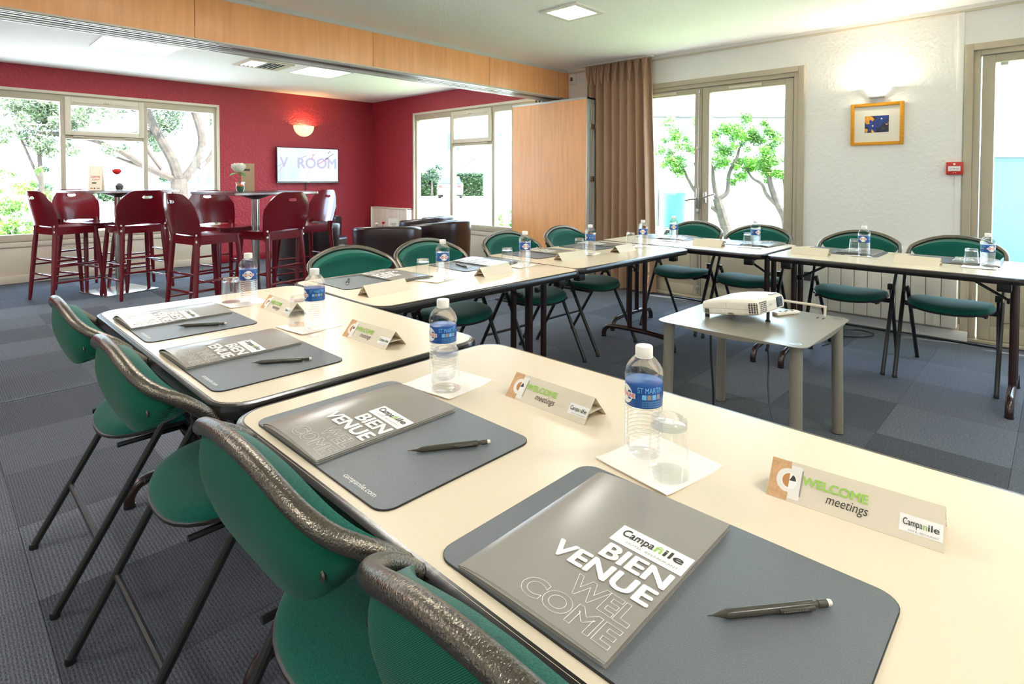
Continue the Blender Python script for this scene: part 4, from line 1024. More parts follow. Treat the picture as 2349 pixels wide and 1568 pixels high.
pr.rotation_euler = (0, 0, math.radians(-94)); pr.location = (2.80, 1.125, CZ)
rm = thing('remote_control', 'small white remote control lying beside the projector', 'remote', (3.0, .985, CZ), math.radians(-25))
MB().bbox((-.075, -.02, 0), (.075, .02, .016), M_proj, .006, 3).build('body', rm)
k = MB()
for i in range(4):
    for j in range(2): k.bbox((-.04+.022*i, -.012+.014*j, .0155), (-.028+.022*i, -.003+.014*j, .018), M_alud if (i+j) % 2 else M_paintw, .001)
k.build('button', rm)
# cables
cb = MB().tube(smooth_path([(2.62, 1.20, CZ-.006), (2.60, 1.19, .42), (2.585, 1.17, .25), (2.575, 1.16, .12), (2.57, 1.12, .03), (2.60, 1.02, .008), (2.66, .9, .007), (2.6, .7, .007), (2.3, .5, .007)], 8), .0055, M_black, 8).build('power_cable')
tagd(cb, 'black power cable hanging down beneath the projector cart', 'cable')
cb = MB().tube(smooth_path([(3.0, 1.05, CZ-.006), (3.06, 1.1, .45), (3.04, 1.08, .3), (2.98, 1.06, .18), (2.93, 1.02, .05), (2.85, .93, .009), (2.72, .80, .009), (2.6, .66, .009), (2.45, .5, .009)], 8), .005, mat('grey_cable', lin(70, 76, 90), .4), 8).build('video_cable')
tagd(cb, 'grey blue video cable curling down from the projector cart', 'cable')
cb = MB().tube(smooth_path([(5.50, 1.60, .33), (5.3, 1.55, .2), (5.1, 1.5, .02), (4.98, 1.30, .009), (5.05, 1.12, .009), (5.2, 1.05, .009), (5.28, 1.15, .009), (5.15, 1.25, .016), (4.9, 1.2, .009), (4.6, 1.25, .009)], 8), .005, M_black, 8).build('floor_cable')
tagd(cb, 'black cable loop on the carpet below the radiator', 'cable')

# ================================================================ BAR TABLES AND STOOLS
def make_bar_table(label):
    o = thing('bar_table', label, 'bar table', (0, 0, 0), 0, 'square high bar tables'); t = MB()
    hs = .43
    t.prism(rrect(-hs, -hs, hs, hs, .02, 3), 1.075, 1.10, M_brown); to = t.build('tabletop', o)
    MB().prism(rrect(-hs-.003, -hs-.003, hs+.003, hs+.003, .022, 3), 1.078, 1.097, M_steel).build('metal_edge', to)
    MB().lathe([(.03, 1.02), (.16, 1.068), (.17, 1.075)], M_black, 24).build('mounting_cone', o)
    MB().tube([(0, 0, .01), (0, 0, 1.05)], .036, M_steel, 24).build('column', o)
    MB().bbox((-.27, -.27, 0), (.27, .27, .010), M_steel, .003).build('base_plate', o)
    return o
bt = make_bar_table('square high bar table in front of the large window'); bt.location = (1.495, 7.41, 0); bt.rotation_euler = (0, 0, .27)
dup(bt, (2.32, 5.80, 0), .14, 'square high bar table nearer the meeting tables, with white rose')
def make_stool(label):
    """origin floor centre, faces +x"""
    o = thing('bar_stool', label, 'bar stool', (0, 0, 0), 0, 'dark red wooden bar stools'); sh = .745
    corners = {}
    for sx in (-1, 1):
        for sy in (-1, 1):
            bot_ = Vector((sx*.235, sy*.228, 0)); top_ = Vector((sx*.175-.005, sy*.185, sh-.012 if sx > 0 else sh+.035)); corners[(sx, sy)] = (bot_, top_)
            pts = [bot_, bot_.lerp(top_, .03), bot_.lerp(top_, .3), bot_.lerp(top_, .75), top_]
            MB().tube(pts, [.0135, .016, .0195, .0225, .02], M_stool, 12).build('leg', o)
    def at(s, z):
        a, b = corners[s]; return a.lerp(b, z/b.z)
    for (s1, s2, zs) in (((-1, -1), (-1, 1), (.27, .42)), ((1, -1), (1, 1), (.30,)), ((-1, -1), (1, -1), (.20, .36)), ((-1, 1), (1, 1), (.20, .36))):
        for z in zs: MB().tube([at(s1, z), at(s2, z)], .0105, M_stool, 8).build('rung', o)
    ap = MB()
    for (s1, s2) in (((-1, -1), (-1, 1)), ((1, -1), (1, 1)), ((-1, -1), (1, -1)), ((-1, 1), (1, 1))):
        a, b = at(s1, sh-.045), at(s2, sh-.045); d = (b-a).normalized(); n_ = Vector((-d.y, d.x, 0))*.009
        ap.add([a-n_+Vector((0, 0, -.03)), b-n_+Vector((0, 0, -.03)), b+n_+Vector((0, 0, -.03)), a+n_+Vector((0, 0, -.03)), a-n_+Vector((0, 0, .035)), b-n_+Vector((0, 0, .035)), b+n_+Vector((0, 0, .035)), a+n_+Vector((0, 0, .035))], [(0,3,2,1),(4,5,6,7),(0,1,5,4),(1,2,6,5),(2,3,7,6),(3,0,4,7)], M_stool)
    ap.build('apron', o, 0)
    # plywood seat, dished
    def sf(u, v):
        x = -.185+.385*u; hw = .205*(1-.06*(1-u)); y = hw*(2*v-1)
        return Vector((x+.012*(1-(2*v-1)**2)*u, y, sh-.004-.012*math.sin(PI*u)*(1-.4*(2*v-1)**2)+.01*(2*v-1)**2-.012*max(0, u-.8)*5*.6))
    MB().slab(lambda u, v: sf(u, v), lambda u, v: Vector((0, 0, -.012)), 14, 12, M_stool).build('seat', o)
    # bent back panel with handle hole, curved in plan
    nu, nv = 40, 26; top = []; 
    def bp(u, v):
        s = 2*u-1; wz = .205+.028*math.sin(PI*min(1, v*1.15))**1.0*1.0
        zt = 1.105-.15*max(0, (abs(s)-.40)/.60)**3.2
        zb = (.745+.018*(1-s*s)) if abs(s) < .80 else .745-.085*min(1, (abs(s)-.80)/.06)
        z = zb+(zt-zb)*v; w_ = (.222+.034*math.sin(PI*max(0, min(1, (z-.70)/.44))))
        w_ *= 1-.10*max(0, (z-1.0)/.105)**2
        return Vector((-.185-.055*(1-s*s)-.07*max(0, z-.74)/.36*1.0, w_*s, z))
    V = [[bp(i/nu, j/nv) for i in range(nu+1)] for j in range(nv+1)]
    def hole(p): return (p.y/.052)**2+((p.z-1.035)/.014)**2 < 1
    vs = []; fs = []; K = (nu+1)*(nv+1)
    for side in (0, 1):
        for j in range(nv+1):
            for i in range(nu+1): vs.append(V[j][i]+Vector((.011*side, 0, 0)))
    faces = set()
    for j in range(nv):
        for i in range(nu):
            c = (V[j][i]+V[j+1][i+1])/2
            if not hole(c): faces.add((i, j))
    for (i, j) in faces:
        a = j*(nu+1)+i; fs.append((a, a+1, a+nu+2, a+nu+1)); fs.append((K+a+nu+1, K+a+nu+2, K+a+1, K+a))
        for (di, dj, e) in ((-1, 0, (a+nu+1, a)), (1, 0, (a+1, a+nu+2)), (0, -1, (a, a+1)), (0, 1, (a+nu+2, a+nu+1))):
            if (i+di, j+dj) not in faces: fs.append((e[1], e[0], e[0]+K, e[1]+K))
    # snap the edge of the handle opening to a clean oval
    for k, v in enumerate(vs):
        q = math.hypot(v.y/.052, (v.z-1.035)/.014)
        if .35 < q < 1.35: vs[k] = Vector((v.x, v.y/q, 1.035+(v.z-1.035)/q))
    MB().add(vs, [f[::-1] for f in fs], M_stool).build('backrest', o, 40)
    for sy in (-1, 1):
        for z in (.70, .755):
            MB().lathe([(.011, 0), (.010, .004), (0, .005)], M_cap, 10, Matrix.Translation((-.200, sy*.205, z)) @ Matrix.Rotation(-PI/2, 4, 'Y')).build('screw', o)
    return o
s1 = make_stool('dark red bar stool at the far left, seen from behind')
s1.location = (1.035, 7.325, 0); s1.rotation_euler = (0, 0, math.radians(16))
SP = [(1.32, 7.83, math.radians(-63), 'dark red bar stool behind window table, facing the camera'), (1.555, 7.0, math.radians(100), 'dark red bar stool with back to camera at window table'),
      (1.71, 7.46, math.radians(190), 'dark red bar stool mostly hidden right of the window table'),
      (1.74, 5.42, math.radians(12), 'dark red bar stool left of nearer bar table'), (2.17, 6.20, math.radians(-75), 'dark red bar stool behind nearer bar table, facing camera'),
      (2.294, 5.38, math.radians(107), 'dark red bar stool with back to camera at nearer bar table'), (2.83, 5.80, math.radians(185), 'dark red bar stool right of nearer bar table')]
for x, y, r, lb in SP: dup(s1, (x, y, 0), r, lb)
# things on bar tables
def flyer(name, label, loc, rz, w_, h_, m, cat, fn_=None, tilt=.12):
    o = thing(name, label, cat, loc, rz)
    for s in (1, -1):
        T = Matrix.Rotation(s*tilt, 4, 'X'); b = MB(); b.box((-w_/2, -.0006 + 0, 0), (w_/2, .0006, h_), m, Matrix.Translation((0, -s*h_*math.sin(tilt), 0)) @ Matrix.Rotation(-s*tilt, 4, 'X')); bo = b.build('card_panel', o, 0)
    if fn_:
        t = MB(); fn_(t, lambda p: (Matrix.Translation((0, -h_*math.sin(tilt), 0)) @ Matrix.Rotation(-tilt, 4, 'X')) @ Vector((p[0], -.0012, p[1]))); t.build('print', o, 0)
    return o
def f_left(t, T):
    t.text('Lettres', M_lred, (-.045, .135, .045, .16), T=T, shear=.3, bold=.01); t.text('a part', M_lred, (-.03, .10, .045, .125), T=T, shear=.3)
    for (a, b, c, d, m) in ((-.03, .07, .012, .085, M_alud), (-.05, .0, .05, .03, M_tentb), (-.045, .015, -.02, .027, M_coffee), (-.01, .015, .003, .027, M_textd), (.02, .015, .048, .027, M_textm)):
        t.add([T(Vector(q)+Vector((0, 0, 0))) + Vector((0, -.0002*(1 if m is not M_tentb else 0), 0)) for q in ((a, b, 0), (c, b, 0), (c, d, 0), (a, d, 0))], [(0, 1, 2, 3)], m)
def f_menu(t, T):
    for (a, b, c, d, m) in ((-.035, .205, .02, .225, M_pen),): t.add([T(Vector(q)) for q in ((a, b, 0), (c, b, 0), (c, d, 0), (a, d, 0))], [(0, 1, 2, 3)], m)
    for k in range(9): t.text('menu du jour', M_textm, (-.04, .03+.018*k, .0+.004*(k % 3), .036+.018*k), T=T)
flyer('menu_flyer', 'grey folded flyer with red script on window bar table', (1.30, 7.40, 1.10), -.65, .13, .26, M_tentb, 'flyer', f_left)
flyer('menu_card', 'tall tan menu card behind white rose on nearer bar table', (2.30, 5.93, 1.10), -.45, .12, .28, M_tanpaper, 'menu', f_menu, .06)
def flower_vase(label, loc, petals, leaf, cup=True, h_=.15, big=.04, gel=None, tilt=-.03):
    o = thing('flower_vase', label, 'flower', loc, random.random())
    v = MB(); v.lathe([(.028, 0), (.033, .004), (.040, .04), (.036, .075), (.046, .095)], M_glass, 20); v.build('glass_pot', o)
    if gel: MB().lathe([(.027, .003), (.037, .036), (.034, .056), (0, .057)], gel[0], 16).lathe([(.028, .057), (.024, .07), (0, .08)], gel[1], 12).build('gel_filling', o)
    MB().tube(smooth_path([(0, 0, .02), (tilt*.3, 0, .07), (tilt, 0, h_)], 5), .0028, M_stem, 6).build('stem', o)
    f = MB(); C_ = Vector((tilt, 0, h_+big*.55))
    for n, R, t0, t1, k0 in ((7, 1.0, -75, 28, 0), (6, .86, -70, 48, .4), (5, .68, -60, 62, .9), (4, .48, -40, 72, .2), (3, .28, -10, 80, .7)):
        for k in range(n):
            a0 = 2*PI*k/n+k0; wd = 2*PI/n*.72
            def pf(x, y):
                e = math.radians(t0+(t1-t0)*y*(1-.30*(2*x-1)**2)); a = a0+wd*(2*x-1)*(.35+.65*math.sin(PI*min(.6, y*.6+.1))); rr = big*.62*R*(1+.16*max(0, y-.7)/.3*(R > .5)+.05*math.sin(7*a0))
                return C_+Vector((math.cos(a)*math.cos(e), math.sin(a)*math.cos(e), math.sin(e)*.92))*rr
            f.slab(pf, lambda x, y: Vector((0, 0, -.0006)), 6, 6, petals)
    f.build('bloom', o, 60)
    if leaf:
        for a, L2 in ((2.6, .10), (4.2, .11), (5.0, .10)):
            d = Vector((math.cos(a), math.sin(a), -.35)).normalized(); s_ = d.cross(Vector((0, 0, 1)))
            MB().slab(lambda x, y: Vector((tilt, 0, h_-.005))+d*L2*y+s_*(.085*(x-.5)*math.sin(PI*min(.97, y+.05)))+Vector((0, 0, .01*math.sin(PI*y))), lambda x, y: Vector((0, 0, -.0007)), 4, 6, M_stem).build('leaf', o, 60)
    return o
flower_vase('red flower in small glass pot on window bar table', (1.48, 7.27, 1.10), M_petalr, False, h_=.17, big=.06, gel=(M_alud, M_alud))
flower_vase('large white rose in glass pot on nearer bar table', (2.16, 5.76, 1.10), M_petalw, True, h_=.19, big=.092, gel=(M_greengel, M_orangegel))

# ================================================================ ARMCHAIRS AND LOW TABLE
def make_tub(label):
    """origin floor centre, faces +x"""
    o = thing('tub_armchair', label, 'armchair', (0, 0, 0), 0, 'dark brown leather tub armchairs')
    def shell(u, v):
        a = math.radians(52+256*u); c = math.cos(a); rx, ry = .345, .355
        hgt = .655+.065*(.5-.5*c)
        n_ = 2.6; s = math.sin(a); rr = (abs(c)**n_+abs(s)**n_)**(-1/n_)
        t = 1+.06*(v-1)
        return Vector((rx*rr*c*t-.01, ry*rr*s*t, .05+(hgt-.05)*v))
    def th(u, v):
        p = shell(u, v); d = Vector((-p.x-.01, -p.y, 0)); return d.normalized()*(.085)
    b = MB(); NU, NV = 44, 8
    # closed cross-section swept round the plan: outer wall, rounded top, inner wall
    sec = []
    for u in range(NU+1):
        U = u/NU; row = []
        for v in range(NV+1): row.append(shell(U, v/NV))
        t = shell(U, 1); d = th(U, 1)
        for k in range(1, 6): a = PI*k/6; row.append(t+d*(.5-.5*math.cos(a))+Vector((0, 0, .032*math.sin(a))))
        for v in range(3): q = shell(U, 1-v*.28)+th(U, 1-v*.28); row.append(Vector((q.x, q.y, q.z)))
        q = shell(U, 0)+th(U, 0); row.append(q); sec.append(row)
    M_ = len(sec[0]); vs = [p for r in sec for p in r]; fs = []
    for i in range(NU):
        for k in range(M_): l = (k+1) % M_; fs.append((i*M_+k, i*M_+l, (i+1)*M_+l, (i+1)*M_+k))
    fs.append(tuple(range(M_-1, -1, -1))); fs.append(tuple(NU*M_+k for k in range(M_)))
    b.add(vs, [f[::-1] for f in fs], M_leather); b.build('shell', o, 50)
    MB().bbox((-.27, -.27, .26), (.34, .27, .43), M_leather, .04, 4).build('seat_cushion', o)
    MB().bbox((-.27, -.27, .06), (.30, .27, .26), M_leather, .015, 2).build('base', o)
    for sx in (-1, 1):
        for sy in (-1, 1): MB().tube([(sx*.23, sy*.24, 0), (sx*.23, sy*.24, .065)], [.016, .022], M_black, 10).build('leg', o)
    return o
tub = make_tub('brown leather tub armchair with its back to the camera'); tub.location = (3.42, 5.12, 0); tub.rotation_euler = (0, 0, math.radians(52))
for x, y, r, lb in [(4.25, 5.30, math.radians(108), 'brown leather tub armchair right of the backturned one'), (4.55, 5.95, math.radians(115), 'brown leather tub armchair under the right far window'),
                    (3.25, 6.55, math.radians(10), 'brown leather tub armchair seen behind the bar stools'), (3.75, 7.35, math.radians(-60), 'brown leather tub armchair nearest the television wall')]:
    dup(tub, (x, y, 0), r, lb)
ct = thing('coffee_table', 'low dark coffee table among the tub armchairs', 'coffee table', (4.05, 6.12, 0))
MB().prism(rrect(-.3, -.3, .3, .3, .03, 3), .50, .53, M_brown).build('tabletop', ct)
MB().tube([(0, 0, .01), (0, 0, .50)], .035, M_steel, 18).build('column', ct); MB().bbox((-.22, -.22, 0), (.22, .22, .012), M_steel, .003).build('base_plate', ct)
flower_vase('small vase of red and white flowers on coffee table', (3.97, 6.03, .53), M_petalr, False, h_=.14, big=.03, gel=(M_alarm, M_petalr))
b_ = flower_vase('single white flower beside red one on coffee table', (3.90, 6.08, .53), M_petalw, False, h_=.13, big=.027)
def f_card(t, T):
    t.text('Lettre', M_textd, (-.03, .12, .04, .15), T=T, shear=.3); t.text('part', M_textd, (-.01, .10, .03, .115), T=T, shear=.3)
    t.add([T(Vector(q)) for q in ((-.005, .04, 0), (.015, .04, 0), (.015, .06, 0), (-.005, .06, 0))], [(0, 1, 2, 3)], M_textd)
flyer('menu_card', 'small white card with script behind flowers on coffee table', (4.12, 6.05, .53), -.75, .125, .20, M_paintw, 'menu', f_card)
# ================================================================ OUTSIDE
struct(MB().box((-40, WY+.13, -.35), (60, 70, -.15), M_ground).box((WX+.13, -40, -.35), (60, WY+.13, -.15), M_ground), 'outside_ground', smooth=0)
def branch_tree(name, label, base, limbs, blobs, leaf_m, n_leaf, leaf_s, seed, group=None, cat='tree'):
    o = thing(name, label, cat, base, 0, group); rnd = random.Random(seed)
    t = MB()
    for pts, r0, r1 in limbs:
        sp = smooth_path(pts, 5); n = len(sp); t.tube(sp, [r0+(r1-r0)*k/(n-1) for k in range(n)], M_bark, 8)
    t.build('trunk', o)
    lv = MB()
    vs = []; fs = []
    blobs = [(x+rnd.gauss(0, .55)*r, y+rnd.gauss(0, .55)*r, z+rnd.gauss(0, .5)*r, r*rnd.uniform(.25, .5)) for (x, y, z, r) in blobs for _ in range(7)]
    tot = sum(b[3]**2 for b in blobs)
    for (x, y, z, r) in blobs:
        for _ in range(int(n_leaf*r*r/tot)):
            d = Vector((rnd.gauss(0, 1), rnd.gauss(0, 1), rnd.gauss(0, .8))).normalized()*r*rnd.random()**.45
            c = Vector((x, y, z))+d; a = Vector((rnd.gauss(0, 1), rnd.gauss(0, 1), rnd.gauss(0, 1))).normalized(); b = a.orthogonal().normalized(); s = leaf_s*rnd.uniform(.7, 1.3); k = len(vs)
            nn = a.cross(b)*s*.12
            vs += [c-a*s, c+b*s*.38+nn, c+a*s, c-b*s*.38+nn]; fs += [(k, k+1, k+2), (k, k+2, k+3)]
    lv.add(vs, fs, leaf_m); f = lv.build('foliage', o, 0); f['kind'] = 'stuff'
    return o

def rel(base, pts): return [tuple(Vector(p)-Vector(base)) for p in pts]
branch_tree('broad_tree', 'broad forked tree outside the right pane of the large window', (4.1, 14.3, -.15),
    [([(0, 0, 0), (-.03, 0, .7), (-.06, 0, 1.35)], .22, .17), ([(-.06, 0, 1.3), (-.18, 0, 1.75), (-.42, .1, 2.3), (-.75, .1, 3.1), (-1.0, .2, 4.2)], .12, .07),
     ([(-.06, 0, 1.3), (-.7, -.05, 1.6), (-1.3, -.1, 2.0), (-1.9, -.1, 2.2), (-2.5, -.1, 2.25)], .08, .025), ([(.0, 0, 1.3), (.28, 0, 1.7), (.42, 0, 2.3), (.2, .1, 3.3), (.1, .1, 4.4)], .11, .06),
     ([(.35, 0, 1.6), (.62, 0, 1.9), (.85, 0, 2.7)], .07, .03), ([(-.4, 0, 1.55), (-.7, .1, 2.1), (-.55, .2, 2.4), (-.9, .2, 2.35)], .04, .015), ([(-.5, 0, 1.5), (-1.1, 0, 1.75), (-1.4, .1, 1.9)], .04, .015)],
    [(-1.0, .4, 3.5, .9), (.6, .4, 3.7, .9), (-2.0, .2, 2.95, .55), (-2.7, .3, 3.1, .7), (-1.6, .6, 2.75, .35), (1.1, .3, 2.6, .5), (-.3, 1.2, 2.2, .4), (-1.9, .5, 2.2, .3), (-.2, .8, 2.9, .5)], M_leafd, 9000, .06, 3)
branch_tree('shrub', 'grey green tree crown outside the left pane', (1.75, 14.3, -.15), [([(0, 0, 0), (-.1, 0, 1), (-.15, 0, 2.2)], .06, .03), ([(-.1, 0, 1.2), (-.3, 0, 1.8), (-.5, 0, 2.4)], .03, .015)],
    [(-.15, 0, 2.3, .42), (.05, -.1, 2.55, .4), (-.1, -.1, 2.0, .4), (-.4, .1, 2.2, .3), (-.05, 0, 2.85, .35)], M_leafd, 3200, .045, 5)
branch_tree('shrub', 'low bright green shrub outside bottom left of large window', (1.15, 13.2, -.15), [([(0, 0, 0), (.0, 0, .6)], .04, .015), ([(0, 0, .2), (-.3, .2, .9)], .03, .012)],
    [(-.1, 0, .75, .35), (.2, -.2, 1.0, .32), (-.35, .3, .9, .4), (.0, 0, .4, .4), (.1, -.1, 1.35, .25)], M_leaf, 4200, .035, 6)
branch_tree('hedge', 'distant low shrubs behind the broad tree', (5.6, 24, -.15), [([(0, 0, 0), (0, 0, .4)], .05, .02)], [(-3, 0, .9, .4), (-1, 0, .8, .45), (1, 0, .9, .5), (3, 0, .8, .5)], M_hedge, 2500, .08, 8, cat='hedge')
# parked car and hedges outside window_2
def make_car(name, label, loc, rz, glass_shift=0):
    o = thing(name, label, 'car', loc, rz, None)
    def sec(x):  # profile: half width, lower z, belt z, roof z
        return x
    body = MB(); prof = [(-2.0, .35), (-2.0, .75), (-1.9, .95), (-1.0, 1.02), (-.95, 1.03), (.95, 1.05), (1.75, 1.0), (1.95, .8), (2.0, .4), (1.9, .25), (-1.9, .25)]
    n = len(prof); vs = []; 
    for y, k in ((-.82, .97), (-.78, 1), (.78, 1), (.82, .97)): vs += [(x*(k if abs(y) > .8 else 1), y, z*(k if abs(y) > .8 else 1)) for x, z in prof]
    fs = [tuple(range(n)), tuple(3*n+k for k in range(n-1, -1, -1))]
    for j in range(3):
        for k in range(n): l = (k+1) % n; fs.append((j*n+k, (j+1)*n+k, (j+1)*n+l, j*n+l))
    body.add(vs, fs, M_car); body.build('body', o)
    cab = MB(); c1 = [(-1.75, 1.0), (-1.45, 1.42), (-1.2, 1.47), (.3, 1.47), (.95, 1.03)]; n = len(c1)
    vs = [(x, -.76, z) if z < 1.1 else (x, -.60, z) for x, z in c1]+[(x, .76, z) if z < 1.1 else (x, .60, z) for x, z in c1]
    cab.add(vs, [tuple(range(n)), tuple(range(2*n-1, n-1, -1))], M_carglass).add(vs, [(1, 2, n+2, n+1)[::-1], (2, 3, n+3, n+2)[::-1]], M_car).add(vs, [(0, 1, n+1, n)[::-1], (3, 4, n+4, n+3)[::-1]], M_carglass)
    cab.build('cabin', o, 0)
    for x in (-1.25, 1.25):
        for y in (-.72, .72): MB().lathe([(.2, -.1), (.31, -.1), (.33, -.06), (.33, .06), (.31, .1), (.2, .1)], M_tyre, 22, Matrix.Translation((x, y, .33)) @ Matrix.Rotation(PI/2, 4, 'X')).lathe([(.0, -.09), (.2, -.09), (.2, .09), (0, .09)], M_alu, 16, Matrix.Translation((x, y, .33)) @ Matrix.Rotation(PI/2, 4, 'X')).build('wheel', o)
    for y in (-.62, .62): MB().bbox((-2.03, y-.12, .72), (-1.96, y+.12, .9), M_alarm, .02).build('tail_light', o)
    MB().bbox((-2.06, -.78, .28), (-1.94, .78, .48), M_alud, .03).build('bumper', o); MB().bbox((-2.07, -.22, .5), (-2.0, .22, .6), M_paintw, .005).build('number_plate', o)
    return o

make_car('parked_car', 'white parked car seen through the far right window', (25.9, 30.95, -.15), math.radians(48))
make_car('parked_car', 'pale parked car beyond the trunk of broad tree', (9.5, 32.5, -.15), math.radians(150))
def leaf_box(name, label, a, b, w_, h_, n, seed, m=M_hedge, s=.12):
    """clipped hedge from a to b"""
    A, B_ = Vector((a[0], a[1], 0)), Vector((b[0], b[1], 0)); d = B_-A; nrm = Vector((-d.y, d.x, 0)).normalized(); rnd = random.Random(seed)
    o = thing(name, label, 'hedge', (a[0], a[1], -.15)); c = MB()
    c.slab(lambda u, v: d*u+Vector((0, 0, (h_-.08)*v+.02))-nrm*(w_/2-.08), lambda u, v: nrm*(w_-.16), 8, 3, m); c.build('branch_core', o)
    vs = []; fs = []
    for _ in range(n):
        u = rnd.random(); q = rnd.random()
        if q < .75: c_ = d*u-nrm*(w_/2)*rnd.choice((1, -1))*rnd.uniform(.85, 1.1)+Vector((0, 0, h_*rnd.random()))
        else: c_ = d*u+nrm*(w_*(rnd.random()-.5))+Vector((0, 0, h_*rnd.uniform(.95, 1.07)))
        a_ = Vector((rnd.gauss(0, 1), rnd.gauss(0, 1), rnd.gauss(0, 1))).normalized(); b_ = a_.orthogonal().normalized(); k = len(vs)
        vs += [c_-a_*s, c_+b_*s*.5, c_+a_*s, c_-b_*s*.5]; fs += [(k, k+1, k+2, k+3)]
    f = MB().add(vs, fs, m).build('foliage', o, 0); f['kind'] = 'stuff'
leaf_box('hedge', 'clipped green hedge right of the white car', (28.1, 33.5), (29.8, 31.8), .8, 1.65, 2600, 4)
leaf_box('hedge', 'clipped green hedge left of the white car', (26.3, 35.2), (27.3, 34.2), .8, 1.5, 1400, 5)
branch_tree('shrub', 'round bush above the hedge beyond the white car', (26.3, 33.6, -.15), [([(0, 0, 0), (0, 0, 1.2)], .1, .05)], [(0, 0, 1.7, .75), (-.5, .4, 1.5, .5)], M_hedge, 900, .12, 12)
branch_tree('shrub', 'leafy shrub just outside right pane of far right window', (6.45, 6.3, -.15), [([(0, 0, 0), (0, 0, .5)], .03, .01)], [(0, -.02, .72, .2), (.12, -.1, .62, .2), (-.15, .15, .55, .13)], M_leaf, 1500, .028, 13)
# building with outside stair beyond the car
bd = thing('far_building', 'pale building with outside stair beyond the car park', 'building', (31, 39, -.15), math.radians(-44))
MB().box((-6, 0, 0), (12, 6, 7.5), M_outwall).build('wall', bd, 0)
MB().add([(-.5, -1.6, .1), (3.4, -1.6, 3.0), (3.4, -1.6, 3.3), (-.5, -1.6, .5), (-.5, -.6, .1), (3.4, -.6, 3.0), (3.4, -.6, 3.3), (-.5, -.6, .5)], [(0,1,2,3),(7,6,5,4),(3,2,6,7),(0,4,5,1),(1,5,6,2),(0,3,7,4)], M_stairgrey).build('stair_flight', bd, 0)
MB().box((3.4, -1.6, 2.9), (7, 0, 3.2), M_outwall).build('landing', bd, 0)
for x in (3.5, 6.8): MB().box((x, -1.6, 0), (x+.35, -1.25, 2.9), M_outwall).build('pillar', bd, 0)
M_yel = mat('yellow_render', lin(240, 214, 150), .9)
MB().box((-4.2, -.25, 0), (-1.0, .05, 4.6), M_yel).build('yellow_panel', bd, 0)
for x in (-3.9, -2.3, 1.0, 4.6): MB().box((x, -.27, 1.2 if x < 0 else 3.8), (x+1.0, -.2 if x < 0 else .02, 2.6 if x < 0 else 5.2), M_carglass).build('window', bd, 0)
kb = MB().box((-6, 0, 0), (8, .15, .12), M_alud).build('kerb', None, 0); kb.location = (20.5, 26.5, -.15); kb.rotation_euler = (0, 0, math.radians(-44)); tagd(kb, 'low grey kerb line across the car park in front of car', 'kerb')
# court beyond the glass door
ow = thing('garden_wall', 'white rendered building wall behind the small trees', 'wall', (12.2, 9.9, -.15), math.radians(-46))
MB().box((2.3, 0, 0), (9.0, .3, 3.1), M_courtwall).build('wall', ow, 0)
MB().box((2.3, -.06, 0), (9.0, 0, .95), M_courtlow).build('lower_wall', ow, 0); MB().box((2.3, -.1, 0), (9.0, -.06, .12), M_alud).build('plinth', ow, 0)
MB().box((3.2, -.1, 2.6), (3.45, 0, 2.75), M_alud).box((3.0, -.12, 1.9), (3.08, 0, 3.6), M_paintw).build('gable_trim', ow, 0)
MB().box((2.3, -.2, 3.05), (9, .5, 3.2), M_alud).build('coping', ow, 0)
lw = MB().box((6.5, -3, -.149), (12.5, 9, -.145), M_lawn).build('lawn', None, 0); tagd(lw, 'pale green grass outside the glass doors', 'grass'); lw['kind'] = 'stuff'
B1 = (12.96, 5.53, -.15)
branch_tree('small_tree', 'small twisted tree left of the pair outside the glass door', B1,
    [(rel(B1, [(12.96, 5.53, -.15), (12.85, 5.67, .42), (12.79, 5.75, .77)]), .12, .10), (rel(B1, [(12.79, 5.75, .75), (12.74, 5.81, 1.13), (12.71, 5.85, 1.5), (12.6, 6.0, 1.9)]), .06, .03),
     (rel(B1, [(12.79, 5.75, .75), (12.95, 5.58, .92), (12.99, 5.56, 1.33), (13.12, 5.44, 1.7), (13.2, 5.4, 2.0)]), .06, .025), (rel(B1, [(12.87, 5.65, .35), (12.75, 5.78, .52), (12.58, 5.96, .70), (12.42, 6.13, .97), (12.34, 6.23, 1.2), (12.24, 6.34, 1.5)]), .05, .03), (rel(B1, [(12.42, 6.13, .97), (12.5, 6.1, 1.3), (12.45, 6.15, 1.6)]), .03, .015)],
    [tuple(Vector(p[:3])-Vector(B1))+(p[3],) for p in ((12.18, 6.43, 2.0, .36), (12.24, 6.34, 1.6, .34), (12.02, 6.6, 1.75, .28), (12.43, 6.18, 2.25, .38), (12.99, 5.6, 2.4, .42), (12.91, 5.65, 1.7, .38), (12.77, 5.81, 2.1, .4), (13.15, 5.4, 1.6, .32), (13.1, 5.5, 1.25, .16))], M_leaf, 7500, .042, 21, 'small trees outside the glass door')
B2 = (13.9, 4.55, -.15)
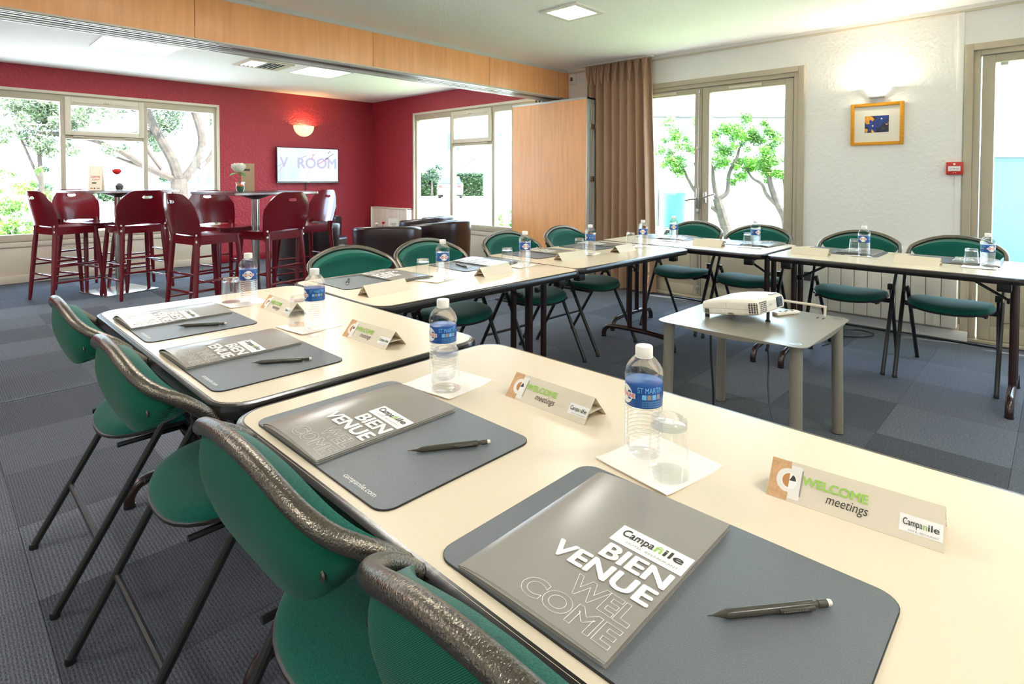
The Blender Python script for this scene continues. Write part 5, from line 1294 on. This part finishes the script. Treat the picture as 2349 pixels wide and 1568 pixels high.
branch_tree('small_tree', 'small leaning tree right of the pair outside the glass door', B2,
    [(rel(B2, [(13.9, 4.55, -.15), (13.86, 4.61, .32), (13.77, 4.73, .62), (13.65, 4.86, 1.08), (13.6, 4.92, 1.5), (13.5, 5.0, 1.9)]), .10, .04), (rel(B2, [(13.78, 4.72, .58), (13.6, 4.92, .85), (13.5, 5.0, 1.1), (13.36, 5.17, 1.25), (13.25, 5.28, 1.5)]), .05, .02), (rel(B2, [(13.86, 4.6, .4), (13.88, 4.63, 1.08), (13.81, 4.7, 1.4)]), .04, .02)],
    [tuple(Vector(p[:3])-Vector(B2))+(p[3],) for p in ((13.19, 5.37, 2.0, .38), (13.47, 5.08, 1.75, .38), (13.18, 5.36, 1.5, .28), (13.61, 4.93, 1.6, .36), (13.83, 4.72, 2.2, .4), (13.74, 4.78, 1.4, .32), (13.4, 5.15, 2.35, .3))], M_leaf, 6000, .042, 22, 'small trees outside the glass door')
bn = thing('water_butt', 'pale teal round bin standing outside left of small trees', 'bin', (12.85, 6.86, -.15)); MB().lathe([(.22, 0), (.25, .05), (.27, .95), (.28, .98), (.26, 1.03), (.0, 1.04)], M_teal, 28).build('barrel', bn)
MB().box((-.12, .38, .2), (-.04, .5, 1.12), M_alud).build('post', bn, 0)
sc2 = thing('privacy_screen', 'frosted teal glass screen outside the right edge door', 'screen', (9.3, .45, -.15), math.radians(-46))
MB().box((-2.2, 0, .1), (3.5, .02, 1.66), M_bluewall).build('screen_panel', sc2, 0)
for x in (-2.2, .9, 3.5): MB().box((x-.03, -.02, 0), (x+.03, .04, 1.66), M_alu).build('post', sc2, 0)
MB().box((-2.2, -.02, 1.655), (3.5, .04, 1.675), M_alud).build('top_rail', sc2, 0)
b3 = thing('far_building', 'white building with outside stair beyond the teal screen', 'building', (15.5, .9, -.15), math.radians(-46))
MB().box((-.6, 3, 0), (7, 8, 6.5), M_outwall).build('wall', b3, 0); MB().box((-.6, -.2, 0), (7, .1, 1.9), M_outwall).build('low_wall', b3, 0)
MB().add([(-.6, .4, 2.2), (2.8, .4, 3.9), (2.8, .4, 4.1), (-.6, .4, 2.5), (-.6, .8, 2.2), (2.8, .8, 3.9), (2.8, .8, 4.1), (-.6, .8, 2.5)], [(0,1,2,3),(7,6,5,4),(3,2,6,7),(0,4,5,1)], M_paintw).build('stair_flight', b3, 0)
for k in range(4): MB().box((-.3+.5*k, .3, 3.1+.25*k), (.0+.5*k, .38, 3.28+.25*k), M_alud).build('baluster', b3, 0)
